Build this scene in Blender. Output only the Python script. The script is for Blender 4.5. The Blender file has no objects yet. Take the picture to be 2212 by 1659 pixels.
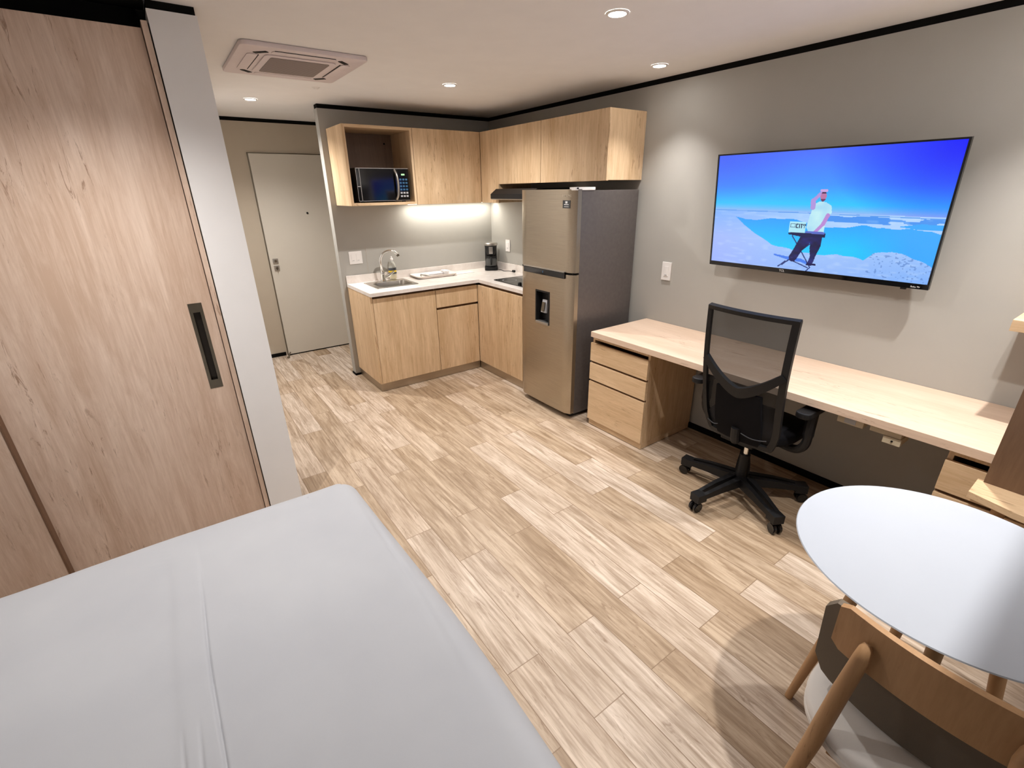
import bpy, bmesh, math, random
from mathutils import Vector, Matrix, Euler
random.seed(7)
SC = bpy.context.scene
COL = SC.collection
PI = math.pi

# ------------------------------------------------------------------ camera
cam_d = bpy.data.cameras.new('camera'); cam = bpy.data.objects.new('camera', cam_d); COL.objects.link(cam)
cam.location = (-2.9263, -4.4560, 1.6789)
yaw, pitch, roll = -0.6179, 1.1802, -0.0149
cam.rotation_mode = 'QUATERNION'
cam.rotation_quaternion = (Matrix.Rotation(yaw, 3, 'Z') @ Matrix.Rotation(pitch, 3, 'X') @ Matrix.Rotation(roll, 3, 'Z')).to_quaternion()
cam_d.sensor_width = 36.0; cam_d.lens = 1016.13 * 36.0 / 2212.0
cam_d.clip_start = 0.02; cam_d.clip_end = 60
SC.camera = cam

# ------------------------------------------------------------------ world, exposure, lamp settings
w = bpy.data.worlds.new('world'); SC.world = w; w.use_nodes = True
w.node_tree.nodes['Background'].inputs[0].default_value = (0.9, 0.92, 1.0, 1)
w.node_tree.nodes['Background'].inputs[1].default_value = 0.05
SC.view_settings.view_transform = 'Standard'
SC.view_settings.look = 'None'
SC.view_settings.gamma = 1.0
SC.view_settings.use_curve_mapping = False
SC.view_settings.exposure = 0.42
CEIL = 2.328
LAMP_POWER = 62.0
LAMP_COLOR = (1.0, 0.97, 0.95)
SPOT_ANGLE = 136
WALL_SPOT_ANGLE = 92
SPOT_BLEND = 1.0
STRIP_POWER = 4.0

# ------------------------------------------------------------------ helpers
def lin(c):
    c = c / 255.0
    return c / 12.92 if c <= 0.04045 else ((c + 0.055) / 1.055) ** 2.4
def rgb(r, g, b): return (lin(r), lin(g), lin(b), 1.0)

ORG = {}
def thing(name, label, cat, loc=(0, 0, 0), group=None):
    o = bpy.data.objects.new(name, None); COL.objects.link(o)
    o.location = loc; o.empty_display_size = 0.1
    ORG[o] = Vector(loc)
    o['label'] = label; o['category'] = cat
    if group: o['group'] = group
    return o
def obj(name, bm, mat, parent=None, smooth=False, label=None, auto=None):
    """link the world-space bmesh as ONE mesh object (vertices made local to its parent)"""
    me = bpy.data.meshes.new(name)
    org = ORG.get(parent, Vector((0, 0, 0))) if parent else Vector((0, 0, 0))
    if org.length: bmesh.ops.translate(bm, verts=bm.verts, vec=-org)
    bmesh.ops.recalc_face_normals(bm, faces=bm.faces)
    bm.to_mesh(me); bm.free()
    mats = mat if isinstance(mat, (list, tuple)) else [mat]
    for m in mats: me.materials.append(m)
    if smooth:
        me.polygons.foreach_set('use_smooth', [True] * len(me.polygons))
        try: me.set_sharp_from_angle(angle=math.radians(auto or 35))
        except Exception: pass
    o = bpy.data.objects.new(name, me); COL.objects.link(o)
    if parent: o.parent = parent
    ORG[o] = org
    if label: o['label'] = label
    return o
def solo(name, bm, mat, label, cat, group=None, **k):
    o = obj(name, bm, mat, None, **k); o['label'] = label; o['category'] = cat
    if group: o['group'] = group
    return o
def struct(name, bm, mat, **k):
    o = obj(name, bm, mat, None, **k); o['kind'] = 'structure'; return o

def B(): return bmesh.new()
def box(bm, x0, x1, y0, y1, z0, z1, bev=0.0, seg=2, mi=0, rot=None):
    x0, x1 = min(x0, x1), max(x0, x1); y0, y1 = min(y0, y1), max(y0, y1); z0, z1 = min(z0, z1), max(z0, z1)
    t = bmesh.new()
    r = bmesh.ops.create_cube(t, size=1.0)
    for v in t.verts:
        v.co = Vector(((x0 + x1) / 2 + v.co.x * (x1 - x0), (y0 + y1) / 2 + v.co.y * (y1 - y0), (z0 + z1) / 2 + v.co.z * (z1 - z0)))
    if bev > 0: bmesh.ops.bevel(t, geom=list(t.edges), offset=bev, segments=seg, profile=0.6, affect='EDGES')
    if rot is not None:
        c = Vector(((x0 + x1) / 2, (y0 + y1) / 2, (z0 + z1) / 2))
        bmesh.ops.rotate(t, verts=t.verts, cent=c, matrix=rot)
    merge(bm, t, mi)
    return bm
def merge(bm, t, mi=0, mat=None):
    if mat is not None: bmesh.ops.transform(t, matrix=mat, verts=t.verts)
    vm = {}
    for v in t.verts: vm[v] = bm.verts.new(v.co)
    for f in t.faces:
        try:
            nf = bm.faces.new([vm[v] for v in f.verts]); nf.material_index = mi if mi else f.material_index
        except ValueError: pass
    t.free()
def tube(bm, pts, radii, seg=12, cap=True, mi=0):
    """smooth tube through the points"""
    pts = [Vector(p) for p in pts]
    if not isinstance(radii, (list, tuple)): radii = [radii] * len(pts)
    rings = []; prev = None
    for i, p in enumerate(pts):
        if i == 0: d = pts[1] - pts[0]
        elif i == len(pts) - 1: d = pts[-1] - pts[-2]
        else: d = (pts[i + 1] - p).normalized() + (p - pts[i - 1]).normalized()
        d.normalize()
        if prev is None:
            a = Vector((0, 0, 1)) if abs(d.z) < 0.9 else Vector((1, 0, 0))
            u = d.cross(a).normalized()
        else:
            u = (prev - d * prev.dot(d)).normalized()
        prev = u; v = d.cross(u)
        rings.append([bm.verts.new(p + (u * math.cos(2 * PI * k / seg) + v * math.sin(2 * PI * k / seg)) * radii[i]) for k in range(seg)])
    for a, b in zip(rings, rings[1:]):
        for k in range(seg):
            f = bm.faces.new([a[k], a[(k + 1) % seg], b[(k + 1) % seg], b[k]]); f.material_index = mi
    if cap:
        for r in (rings[0], rings[-1]):
            f = bm.faces.new(r); f.material_index = mi
    return bm
def spline(pts, n=8):
    """Catmull-Rom"""
    P = [Vector(p) for p in pts]; out = []
    for i in range(len(P) - 1):
        p0 = P[max(i - 1, 0)]; p1 = P[i]; p2 = P[i + 1]; p3 = P[min(i + 2, len(P) - 1)]
        for k in range(n):
            t = k / n
            out.append(0.5 * ((2 * p1) + (-p0 + p2) * t + (2 * p0 - 5 * p1 + 4 * p2 - p3) * t * t + (-p0 + 3 * p1 - 3 * p2 + p3) * t ** 3))
    out.append(P[-1]); return out
def lathe(bm, c, prof, seg=32, sx=1, sy=1, mi=0, cap=True):
    """profile [(r,z)...] turned about the vertical through c"""
    rings = []
    for r, z in prof:
        rings.append([bm.verts.new((c[0] + r * sx * math.cos(2 * PI * k / seg), c[1] + r * sy * math.sin(2 * PI * k / seg), c[2] + z)) for k in range(seg)])
    for a, b in zip(rings, rings[1:]):
        for k in range(seg):
            f = bm.faces.new([a[k], a[(k + 1) % seg], b[(k + 1) % seg], b[k]]); f.material_index = mi
    if cap:
        for r in (rings[0], rings[-1]):
            f = bm.faces.new(r); f.material_index = mi
    return bm
def prism(bm, poly, axis, a0, a1, bev=0, mi=0):
    """poly = 2-D points in the plane normal to axis, extruded a0..a1"""
    def P(p, a):
        if axis == 'x': return (a, p[0], p[1])
        if axis == 'y': return (p[0], a, p[1])
        return (p[0], p[1], a)
    t = bmesh.new()
    A = [t.verts.new(P(p, a0)) for p in poly]; Bv = [t.verts.new(P(p, a1)) for p in poly]
    t.faces.new(A); t.faces.new(list(reversed(Bv)))
    n = len(poly)
    for i in range(n): t.faces.new([A[i], A[(i + 1) % n], Bv[(i + 1) % n], Bv[i]])
    bmesh.ops.recalc_face_normals(t, faces=t.faces)
    if bev: bmesh.ops.bevel(t, geom=list(t.edges), offset=bev, segments=2, profile=0.6, affect='EDGES')
    merge(bm, t, mi)
    return bm
def rrect(x0, x1, y0, y1, r, n=6):
    out = []
    for cx, cy, a0 in ((x1 - r, y1 - r, 0), (x0 + r, y1 - r, 90), (x0 + r, y0 + r, 180), (x1 - r, y0 + r, 270)):
        for k in range(n + 1):
            a = math.radians(a0 + 90 * k / n); out.append((cx + r * math.cos(a), cy + r * math.sin(a)))
    return out
def text(name, s, size, mat, parent, origin, xdir, ydir, depth=0.0006, label=None):
    cu = bpy.data.curves.new(name, 'FONT'); cu.body = s; cu.size = size; cu.extrude = depth
    cu.align_x = 'CENTER'; cu.align_y = 'CENTER'
    tmp = bpy.data.objects.new('tmp_text', cu)
    COL.objects.link(tmp)
    dg = bpy.context.evaluated_depsgraph_get()
    me = bpy.data.meshes.new_from_object(tmp.evaluated_get(dg))
    COL.objects.unlink(tmp); bpy.data.objects.remove(tmp)
    bm = bmesh.new(); bm.from_mesh(me); bpy.data.meshes.remove(me)
    xd = Vector(xdir).normalized(); yd = Vector(ydir).normalized(); zd = xd.cross(yd)
    M = Matrix((xd, yd, zd)).transposed().to_4x4(); M.translation = Vector(origin)
    bmesh.ops.transform(bm, matrix=M, verts=bm.verts)
    return obj(name, bm, mat, parent, label=label)

# ------------------------------------------------------------------ materials
class NT:
    def __init__(s, name):
        s.m = bpy.data.materials.new(name); s.m.use_nodes = True
        s.t = s.m.node_tree; s.t.nodes.clear()
        s.out = s.n('ShaderNodeOutputMaterial'); s.b = s.n('ShaderNodeBsdfPrincipled')
        s.t.links.new(s.b.outputs[0], s.out.inputs[0])
    def n(s, kind, **k):
        x = s.t.nodes.new(kind)
        for a, v in k.items(): setattr(x, a, v)
        return x
    def l(s, a, b): s.t.links.new(a, b)
    def math(s, op, a, b=None, c=None, clamp=False):
        x = s.n('ShaderNodeMath', operation=op, use_clamp=clamp)
        for i, v in enumerate((a, b, c)):
            if v is None: continue
            if isinstance(v, (int, float)): x.inputs[i].default_value = v
            else: s.l(v, x.inputs[i])
        return x.outputs[0]
    def mix(s, f, a, b, blend='MIX'):
        x = s.n('ShaderNodeMix', data_type='RGBA', blend_type=blend)
        for i, v in ((0, f), (6, a), (7, b)):
            if isinstance(v, (int, float)): x.inputs[i].default_value = v
            elif isinstance(v, tuple): x.inputs[i].default_value = v
            else: s.l(v, x.inputs[i])
        return x.outputs[2]
    def ramp(s, f, stops):
        x = s.n('ShaderNodeValToRGB'); e = x.color_ramp.elements
        while len(e) < len(stops): e.new(0.5)
        for i, (p, c) in enumerate(stops): e[i].position = p; e[i].color = c
        s.l(f, x.inputs[0]); return x.outputs[0]
    def noise(s, vec, scale, detail=4, rough=0.55, dist=0.0, dim='3D'):
        x = s.n('ShaderNodeTexNoise'); x.noise_dimensions = dim
        x.inputs['Scale'].default_value = scale; x.inputs['Detail'].default_value = detail
        x.inputs['Roughness'].default_value = rough; x.inputs['Distortion'].default_value = dist
        if vec is not None: s.l(vec, x.inputs['Vector'])
        return x.outputs[0]
    def coord(s, scale=(1, 1, 1), kind='Object', loc=None):
        tc = s.n('ShaderNodeTexCoord'); mp = s.n('ShaderNodeMapping'); mp.inputs['Scale'].default_value = scale
        if loc is not None: mp.inputs['Location'].default_value = loc
        s.l(tc.outputs[kind], mp.inputs[0]); return mp.outputs[0]
    def bump(s, h, strength=0.2, dist=0.002):
        x = s.n('ShaderNodeBump'); x.inputs['Strength'].default_value = strength; x.inputs['Distance'].default_value = dist
        s.l(h, x.inputs['Height']); s.l(x.outputs[0], s.b.inputs['Normal'])

def plain(name, col, rough=0.5, metal=0.0, spec=0.5, var=0.03, scale=6, bump=0.0, bscale=200, **k):
    """a paint/plastic/metal with a faint procedural tone variation"""
    s = NT(name); b = s.b
    nz = s.noise(s.coord(), scale, 3)
    c2 = tuple(min(1, c * (1 + var)) for c in col[:3]) + (1,); c1 = tuple(c * (1 - var) for c in col[:3]) + (1,)
    s.l(s.ramp(nz, [(0.3, c1), (0.7, c2)]), b.inputs['Base Color'])
    b.inputs['Roughness'].default_value = rough; b.inputs['Metallic'].default_value = metal
    b.inputs['Specular IOR Level'].default_value = spec
    for a, v in k.items(): b.inputs[a.replace('_', ' ')].default_value = v
    if bump: s.bump(s.noise(s.coord(), bscale, 2), bump, 0.001)
    return s.m
def oak(name, light, dark, crack, axis='z', rough=0.45, seed=0.0, contrast=1.0):
    """oak-look laminate: long soft bands, fine grain and short dark cracks along one axis"""
    s = NT(name); b = s.b
    def sc(across, along):
        return {'z': (across, across, along), 'y': (across, along, across), 'x': (along, across, across)}[axis]
    L = (seed, seed * 1.7, seed * 0.6)
    tc = s.n('ShaderNodeTexCoord'); oi = s.n('ShaderNodeObjectInfo')
    off = s.math('MULTIPLY', oi.outputs['Random'], 13.0)
    add = s.n('ShaderNodeVectorMath', operation='ADD'); cb = s.n('ShaderNodeCombineXYZ')
    for i in range(3): s.l(off, cb.inputs[i])
    s.l(tc.outputs['Object'], add.inputs[0]); s.l(cb.outputs[0], add.inputs[1])
    def mp(scale, loc=L):
        m = s.n('ShaderNodeMapping'); m.inputs['Scale'].default_value = scale; m.inputs['Location'].default_value = loc
        s.l(add.outputs[0], m.inputs[0]); return m.outputs[0]
    broad = s.noise(mp(sc(5.5, 0.55)), 1.0, 5, 0.6, 0.6)
    fine = s.noise(mp(sc(95, 4.5)), 1.0, 5, 0.7, 0.3)
    mid = s.noise(mp(sc(20, 2.4)), 1.0, 6, 0.7, 1.6)
    f = s.math('ADD', s.math('MULTIPLY', broad, 0.40), s.math('ADD', s.math('MULTIPLY', fine, 0.28), s.math('MULTIPLY', mid, 0.32)))
    lo = 0.5 - 0.085 / contrast; hi = 0.5 + 0.085 / contrast
    base = s.ramp(f, [(lo, dark), (hi, light)])
    cr = s.noise(mp(sc(34, 4.0), (seed + 4, 7, 2)), 1.0, 6, 0.75, 1.6)
    msk = s.ramp(cr, [(0.575, (0, 0, 0, 1)), (0.65, (1, 1, 1, 1))])
    gate = s.ramp(s.noise(mp(sc(3.0, 1.4), (9, seed, 5)), 1.0, 2), [(0.47, (0, 0, 0, 1)), (0.60, (1, 1, 1, 1))])
    k = s.mix(1.0, msk, gate, 'MULTIPLY')
    s.l(s.mix(s.math('MULTIPLY', k, 0.75), base, crack), b.inputs['Base Color'])
    b.inputs['Roughness'].default_value = rough; b.inputs['Specular IOR Level'].default_value = 0.35
    s.bump(f, 0.08, 0.001)
    return s.m

OAK_L, OAK_D, OAK_C = rgb(224, 196, 160), rgb(196, 164, 126), rgb(136, 100, 68)
WAR_L, WAR_D, WAR_C = rgb(226, 203, 184), rgb(200, 172, 150), rgb(142, 108, 84)
M = {}
M['oak_z'] = oak('oak_laminate_upright', OAK_L, OAK_D, OAK_C, 'z')
M['oak_y'] = oak('oak_laminate_along_y', OAK_L, OAK_D, OAK_C, 'y', contrast=0.8)
M['oak_x'] = oak('oak_laminate_along_x', OAK_L, OAK_D, OAK_C, 'x', contrast=0.8)
M['ward_z'] = oak('wardrobe_laminate', WAR_L, WAR_D, WAR_C, 'z', seed=3.1)
M['desk'] = oak('desk_top_laminate', rgb(222, 198, 176), rgb(204, 176, 152), rgb(150, 120, 96), 'y', rough=0.38, contrast=0.7)
M['beech'] = oak('beech_wood', rgb(186, 148, 108), rgb(162, 124, 86), rgb(120, 84, 54), 'z', rough=0.5, contrast=0.6)
M['dark_wood'] = oak('brown_wood', rgb(118, 92, 70), rgb(96, 72, 54), rgb(60, 42, 30), 'z', contrast=0.6)
M['ceiling'] = plain('ceiling_paint', rgb(240, 238, 236), 0.9, spec=0.1, var=0.015)
M['wall'] = plain('grey_wall_paint', rgb(171, 168, 161), 0.85, spec=0.15, var=0.015, bump=0.03, bscale=300)
M['hall'] = plain('beige_wall_paint', rgb(186, 174, 156), 0.85, spec=0.15, var=0.02, bump=0.03, bscale=300)
M['white_wall'] = plain('white_wall_paint', rgb(236, 234, 232), 0.8, spec=0.15, var=0.012)
M['door'] = plain('door_paint', rgb(204, 197, 184), 0.55, spec=0.3, var=0.012)
M['black'] = plain('black_shadow_gap_trim', rgb(14, 13, 12), 0.8, spec=0.1)
M['black_plastic'] = plain('black_plastic', rgb(17, 17, 19), 0.5, spec=0.35)
M['black_gloss'] = plain('black_gloss', rgb(8, 8, 10), 0.08, spec=0.6)
M['black_fabric'] = plain('black_fabric', rgb(12, 12, 17), 0.9, spec=0.2, var=0.15, bump=0.3, bscale=700)
M['white_plastic'] = plain('white_plastic', rgb(232, 228, 224), 0.4)
M['ac_plastic'] = plain('air_conditioner_plastic', rgb(226, 214, 214), 0.5)
M['ac_grille'] = None
M['chrome'] = plain('chrome', rgb(225, 225, 222), 0.08, metal=1.0)
M['steel'] = plain('brushed_sink_steel', rgb(190, 186, 178), 0.28, metal=1.0)
M['silver'] = plain('satin_silver', rgb(178, 174, 168), 0.35, metal=0.9)
M['dark_metal'] = plain('grey_bronze_metal', rgb(112, 104, 90), 0.35, metal=0.85, var=0.08, scale=14)
M['shaded_joint'] = plain('shaded_wood_joint', rgb(96, 70, 48), 0.7, spec=0.2)  # wood inside the cabinet gaps, its shade put into a darker brown
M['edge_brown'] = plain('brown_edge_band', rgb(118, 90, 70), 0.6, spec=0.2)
M['pull_dark'] = plain('dark_bronze', rgb(52, 46, 40), 0.4, metal=0.7)
M['gap'] = plain('dark_slot', rgb(20, 17, 15), 0.6, spec=0.2)
M['table_white'] = plain('white_table_lacquer', rgb(172, 177, 185), 0.45, spec=0.35, var=0.006)
M['quilt_piping'] = plain('grey_piping', rgb(70, 72, 76), 0.8)
M['seat_cream'] = plain('cream_seat_fabric', rgb(224, 220, 215), 0.95, spec=0.1, bump=0.3, bscale=500)
M['back_grey'] = plain('taupe_fabric', rgb(112, 102, 90), 0.95, spec=0.1, bump=0.35, bscale=600)
M['towel'] = plain('white_towel', rgb(236, 232, 230), 0.95, spec=0.1, bump=0.5, bscale=300)
M['tray'] = plain('tray_plastic', rgb(226, 216, 208), 0.4)
M['label_yellow'] = plain('yellow_liquid', rgb(226, 190, 50), 0.3)
M['red'] = plain('red_print', rgb(170, 40, 40), 0.4)
M['print_grey'] = plain('grey_print', rgb(170, 170, 172), 0.5)
M['print_white'] = plain('white_print', rgb(225, 225, 225), 0.5)
M['logo'] = plain('pale_print', rgb(196, 186, 168), 0.4)
M['socket'] = plain('socket_cream', rgb(190, 176, 150), 0.5)

def fridge_mat(name, col, rough, axis=(300, 4, 300), metal=0.9):
    s = NT(name)
    nz = s.noise(s.coord(axis), 1.0, 3)
    lo = tuple(c * 0.92 for c in col[:3]) + (1,); hi = tuple(c * 1.06 for c in col[:3]) + (1,)
    s.l(s.ramp(nz, [(0.3, lo), (0.7, hi)]), s.b.inputs['Base Color'])
    s.b.inputs['Metallic'].default_value = metal; s.b.inputs['Roughness'].default_value = rough
    s.b.inputs['Anisotropic'].default_value = 0.4
    return s.m
M['fridge_front'] = fridge_mat('fridge_door_steel', rgb(176, 164, 146), 0.30)
M['fridge_side'] = fridge_mat('fridge_side_grey', rgb(112, 106, 104), 0.42, (40, 40, 40), 0.55)
M['toe'] = fridge_mat('aluminium_plinth', rgb(176, 162, 144), 0.32, (4, 4, 300))

def marble(name):
    s = NT(name)
    a = s.noise(s.coord(), 9, 6, 0.7, 0.4); sp = s.noise(s.coord(), 160, 2)
    c = s.ramp(a, [(0.3, rgb(218, 208, 200)), (0.7, rgb(236, 230, 224))])
    s.l(s.mix(s.math('MULTIPLY', s.ramp(sp, [(0.60, (0, 0, 0, 1)), (0.72, (1, 1, 1, 1))]), 0.35), c, rgb(196, 182, 170)), s.b.inputs['Base Color'])
    s.b.inputs['Roughness'].default_value = 0.22
    return s.m
M['counter'] = marble('pale_stone_worktop')

def floor_mat():
    s = NT('wood_look_floor_tiles')
    tc = s.n('ShaderNodeTexCoord'); sep = s.n('ShaderNodeSeparateXYZ'); s.l(tc.outputs['Object'], sep.inputs[0])
    X, Y = sep.outputs[0], sep.outputs[1]
    u = s.math('DIVIDE', X, 0.15); row = s.math('FLOOR', u); fu = s.math('FRACT', s.math('ADD', u, 1000.0))
    par = s.math('FRACT', s.math('ADD', s.math('MULTIPLY', row, 0.5), 500.0))      # 0 even, .5 odd
    v = s.math('DIVIDE', s.math('SUBTRACT', s.math('ADD', Y, 3.75), s.math('MULTIPLY', par, 0.606)), 0.92)
    idx = s.math('FLOOR', v); fv = s.math('FRACT', s.math('ADD', v, 1000.0))
    cb = s.n('ShaderNodeCombineXYZ'); s.l(row, cb.inputs[0]); s.l(idx, cb.inputs[1])
    wn = s.n('ShaderNodeTexWhiteNoise'); wn.noise_dimensions = '3D'; s.l(cb.outputs[0], wn.inputs['Vector'])
    r1 = wn.outputs['Value']; rc = s.n('ShaderNodeSeparateXYZ'); s.l(wn.outputs['Color'], rc.inputs[0])
    # plank-local coordinates for the grain
    gv = s.n('ShaderNodeCombineXYZ')
    s.l(s.math('ADD', X, s.math('MULTIPLY', r1, 31.0)), gv.inputs[0])
    s.l(s.math('ADD', Y, s.math('MULTIPLY', rc.outputs[1], 17.0)), gv.inputs[1])
    s.l(s.math('MULTIPLY', rc.outputs[2], 9.0), gv.inputs[2])
    def mp(sc):
        m = s.n('ShaderNodeMapping'); m.inputs['Scale'].default_value = sc; s.l(gv.outputs[0], m.inputs[0]); return m.outputs[0]
    grain = s.noise(mp((60, 3.2, 1)), 1.0, 5, 0.65, 0.6)
    cloud = s.noise(mp((13, 1.8, 1)), 1.0, 5, 0.65, 1.2)
    knot = s.noise(mp((24, 4.5, 1)), 1.0, 5, 0.7, 2.0)
    base = s.ramp(r1, [(0.0, rgb(168, 148, 124)), (0.3, rgb(186, 168, 146)), (0.65, rgb(199, 183, 165)), (1.0, rgb(209, 197, 184))])
    f1 = s.ramp(cloud, [(0.38, (0.70, 0.63, 0.55, 1)), (0.62, (1.08, 1.06, 1.04, 1))])
    c = s.mix(0.85, base, f1, 'MULTIPLY')
    f2 = s.ramp(grain, [(0.38, (0.64, 0.57, 0.50, 1)), (0.58, (1.06, 1.05, 1.04, 1))])
    c = s.mix(0.8, c, f2, 'MULTIPLY')
    k = s.ramp(knot, [(0.59, (0, 0, 0, 1)), (0.74, (1, 1, 1, 1))])
    c = s.mix(s.math('MULTIPLY', k, 0.8), c, rgb(116, 88, 62))
    # grout lines
    eu = s.math('MULTIPLY', s.math('MINIMUM', fu, s.math('SUBTRACT', 1.0, fu)), 0.15)
    ev = s.math('MULTIPLY', s.math('MINIMUM', fv, s.math('SUBTRACT', 1.0, fv)), 0.92)
    e = s.math('MINIMUM', eu, ev)
    g = s.ramp(s.math('MULTIPLY', e, 100.0), [(0.12, (1, 1, 1, 1)), (0.22, (0, 0, 0, 1))])
    c = s.mix(s.math('MULTIPLY', g, 0.85), c, rgb(128, 104, 80))
    s.l(c, s.b.inputs['Base Color'])
    s.b.inputs['Roughness'].default_value = 0.42; s.b.inputs['Specular IOR Level'].default_value = 0.4
    h = s.math('SUBTRACT', s.math('MULTIPLY', grain, 0.3), g)
    s.bump(h, 0.25, 0.0015)
    return s.m
M['floor'] = floor_mat()

def quilt_mat():
    s = NT('pale_grey_bed_cover')
    a = s.noise(s.coord(), 3.0, 3)
    s.l(s.ramp(a, [(0.3, rgb(170, 172, 177)), (0.7, rgb(177, 179, 183))]), s.b.inputs['Base Color'])
    s.b.inputs['Roughness'].default_value = 0.75; s.b.inputs['Sheen Weight'].default_value = 0.15
    s.bump(s.noise(s.coord(), 500, 2), 0.12, 0.0006)
    return s.m
M['quilt'] = quilt_mat()

def emit(name, col, strength):
    s = NT(name); s.b.inputs['Base Color'].default_value = col
    s.b.inputs['Emission Color'].default_value = col; s.b.inputs['Emission Strength'].default_value = strength
    return s.m
M['lamp_glow'] = emit('lamp_lens', (1.0, 0.97, 0.94, 1), 70.0)
M['strip_glow'] = emit('light_strip', (1.0, 0.97, 0.88, 1), 5.0)
M['display_green'] = emit('green_display', (0.35, 0.75, 0.35, 1), 0.5)
M['display_blue'] = emit('blue_keys', (0.02, 0.09, 0.18, 1), 0.15)

def mesh_fabric():
    s = NT('see_through_black_mesh')
    s.b.inputs['Base Color'].default_value = rgb(20, 20, 22); s.b.inputs['Roughness'].default_value = 0.8
    # open weave: fine threads
    v = s.n('ShaderNodeTexChecker'); v.inputs['Scale'].default_value = 900
    s.l(s.coord(), v.inputs['Vector'])
    s.l(s.math('ADD', s.math('MULTIPLY', v.outputs['Fac'], 0.08), 0.76), s.b.inputs['Alpha'])
    return s.m
M['mesh'] = mesh_fabric()
def glass(name, col, alpha, rough=0.05):
    s = NT(name); s.b.inputs['Base Color'].default_value = col; s.b.inputs['Roughness'].default_value = rough
    s.b.inputs['Alpha'].default_value = alpha; s.b.inputs['Specular IOR Level'].default_value = 0.6
    return s.m
M['bottle'] = glass('clear_bottle_plastic', rgb(215, 215, 205), 0.55, 0.15)
M['carafe'] = glass('carafe_glass', rgb(120, 120, 118), 0.4, 0.03)
def grille_mat():
    s = NT('grey_louvre_grille')
    wv = s.n('ShaderNodeTexWave'); wv.bands_direction = 'Y'; wv.inputs['Scale'].default_value = 22
    s.l(s.coord(), wv.inputs['Vector'])
    s.l(s.ramp(wv.outputs['Fac'], [(0.2, rgb(112, 98, 96)), (0.8, rgb(152, 138, 134))]), s.b.inputs['Base Color'])
    s.b.inputs['Roughness'].default_value = 0.6; s.bump(wv.outputs['Fac'], 0.6, 0.003)
    return s.m
M['ac_grille'] = grille_mat()

# ================================================================== ROOM SHELL
XL, XR, YB, YK, YD = -4.75, 0.0, -6.3, 0.0, 1.11
HX = -2.61            # hall left side
bm = B(); box(bm, XL - .1, XR + .1, YB - .1, YD + .1, -0.1, 0.0); struct('floor', bm, M['floor'])
bm = B(); box(bm, XL - .1, XR + .1, YB - .1, YD + .1, CEIL + 0.02, CEIL + 0.12)
struct('ceiling', bm, M['ceiling'])
T = 0.1
WTOP = CEIL - 0.012
GAP = CEIL + 0.02
bm = B(); box(bm, XR, XR + T, YB - T, YD + T, 0, WTOP); struct('wall_right', bm, M['wall'])
bm = B(); box(bm, -1.655, XR, YK, YK + 0.09, 0.0, WTOP); struct('wall_kitchen', bm, M['wall'])
bm = B(); box(bm, HX, -1.10, YD, YD + T, 0, WTOP); struct('wall_far', bm, M['hall'])
bm = B(); box(bm, -1.10, -1.0, YK + .09, YD + T, 0, WTOP); struct('wall_hall_right', bm, M['hall'])
bm = B(); box(bm, XL - T, XL, YB - T, -1.2, 0, WTOP); struct('wall_left', bm, M['white_wall'])
bm = B(); box(bm, XL - T, XR + T, YB - T, YB, 0, WTOP); struct('wall_back', bm, M['white_wall'])
# the wall that ends in the white face beside the wardrobe, and the wardrobe niche behind it
bm = B(); box(bm, -2.772, HX, -1.94, YD + T, 0, CEIL - 0.008); struct('wall_hall_left', bm, M['white_wall'])
bm = B(); box(bm, XL - T, -2.772, -1.2, -1.1, 0, WTOP); struct('wall_niche', bm, M['white_wall'])
bm = B(); box(bm, -1.95, XR - .001, -4.50, -4.314, 1.78, CEIL + .019); struct('added_shade_beam', bm, M['white_wall'])  # unseen beam, added to cast the shade edge across the table
# black shadow gaps between wall tops and ceiling
def gapstrip(name, x0, x1, y0, y1, z0=WTOP, z1=GAP):
    bm = B(); box(bm, x0, x1, y0, y1, z0, z1); struct(name, bm, M['black'])
gapstrip('trim_1', XR + .004, XR + T, YB, YD)
gapstrip('trim_2', -1.651, XR, YK + .004, YK + .086)
gapstrip('trim_3', HX, -1.10, YD + .004, YD + T)
gapstrip('trim_4', -2.768, HX - .004, -1.936, YD, CEIL - 0.008, GAP)
gapstrip('trim_5', XL - T, XL - .004, YB, -1.2)
gapstrip('trim_6', XL, XR, YB - T, YB - .004)
gapstrip('trim_7', XL, -2.772, -1.2, -1.1)
gapstrip('trim_8', -1.096, -1.0, YK + .09, YD)
# baseboards
def base(name, x0, x1, y0, y1, h=0.035):
    bm = B(); box(bm, x0, x1, y0, y1, 0, h, 0.001); struct(name, bm, M['black'])
base('baseboard_far', HX, -2.075, YD - .008, YD, 0.04)
base('baseboard_partition', -1.662, -1.595, -0.007, 0.09, 0.02)
base('baseboard_hall', HX, HX + .008, -1.94, YD)
base('baseboard_right', -0.008, 0, YB, -2.05, 0.045)

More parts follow.
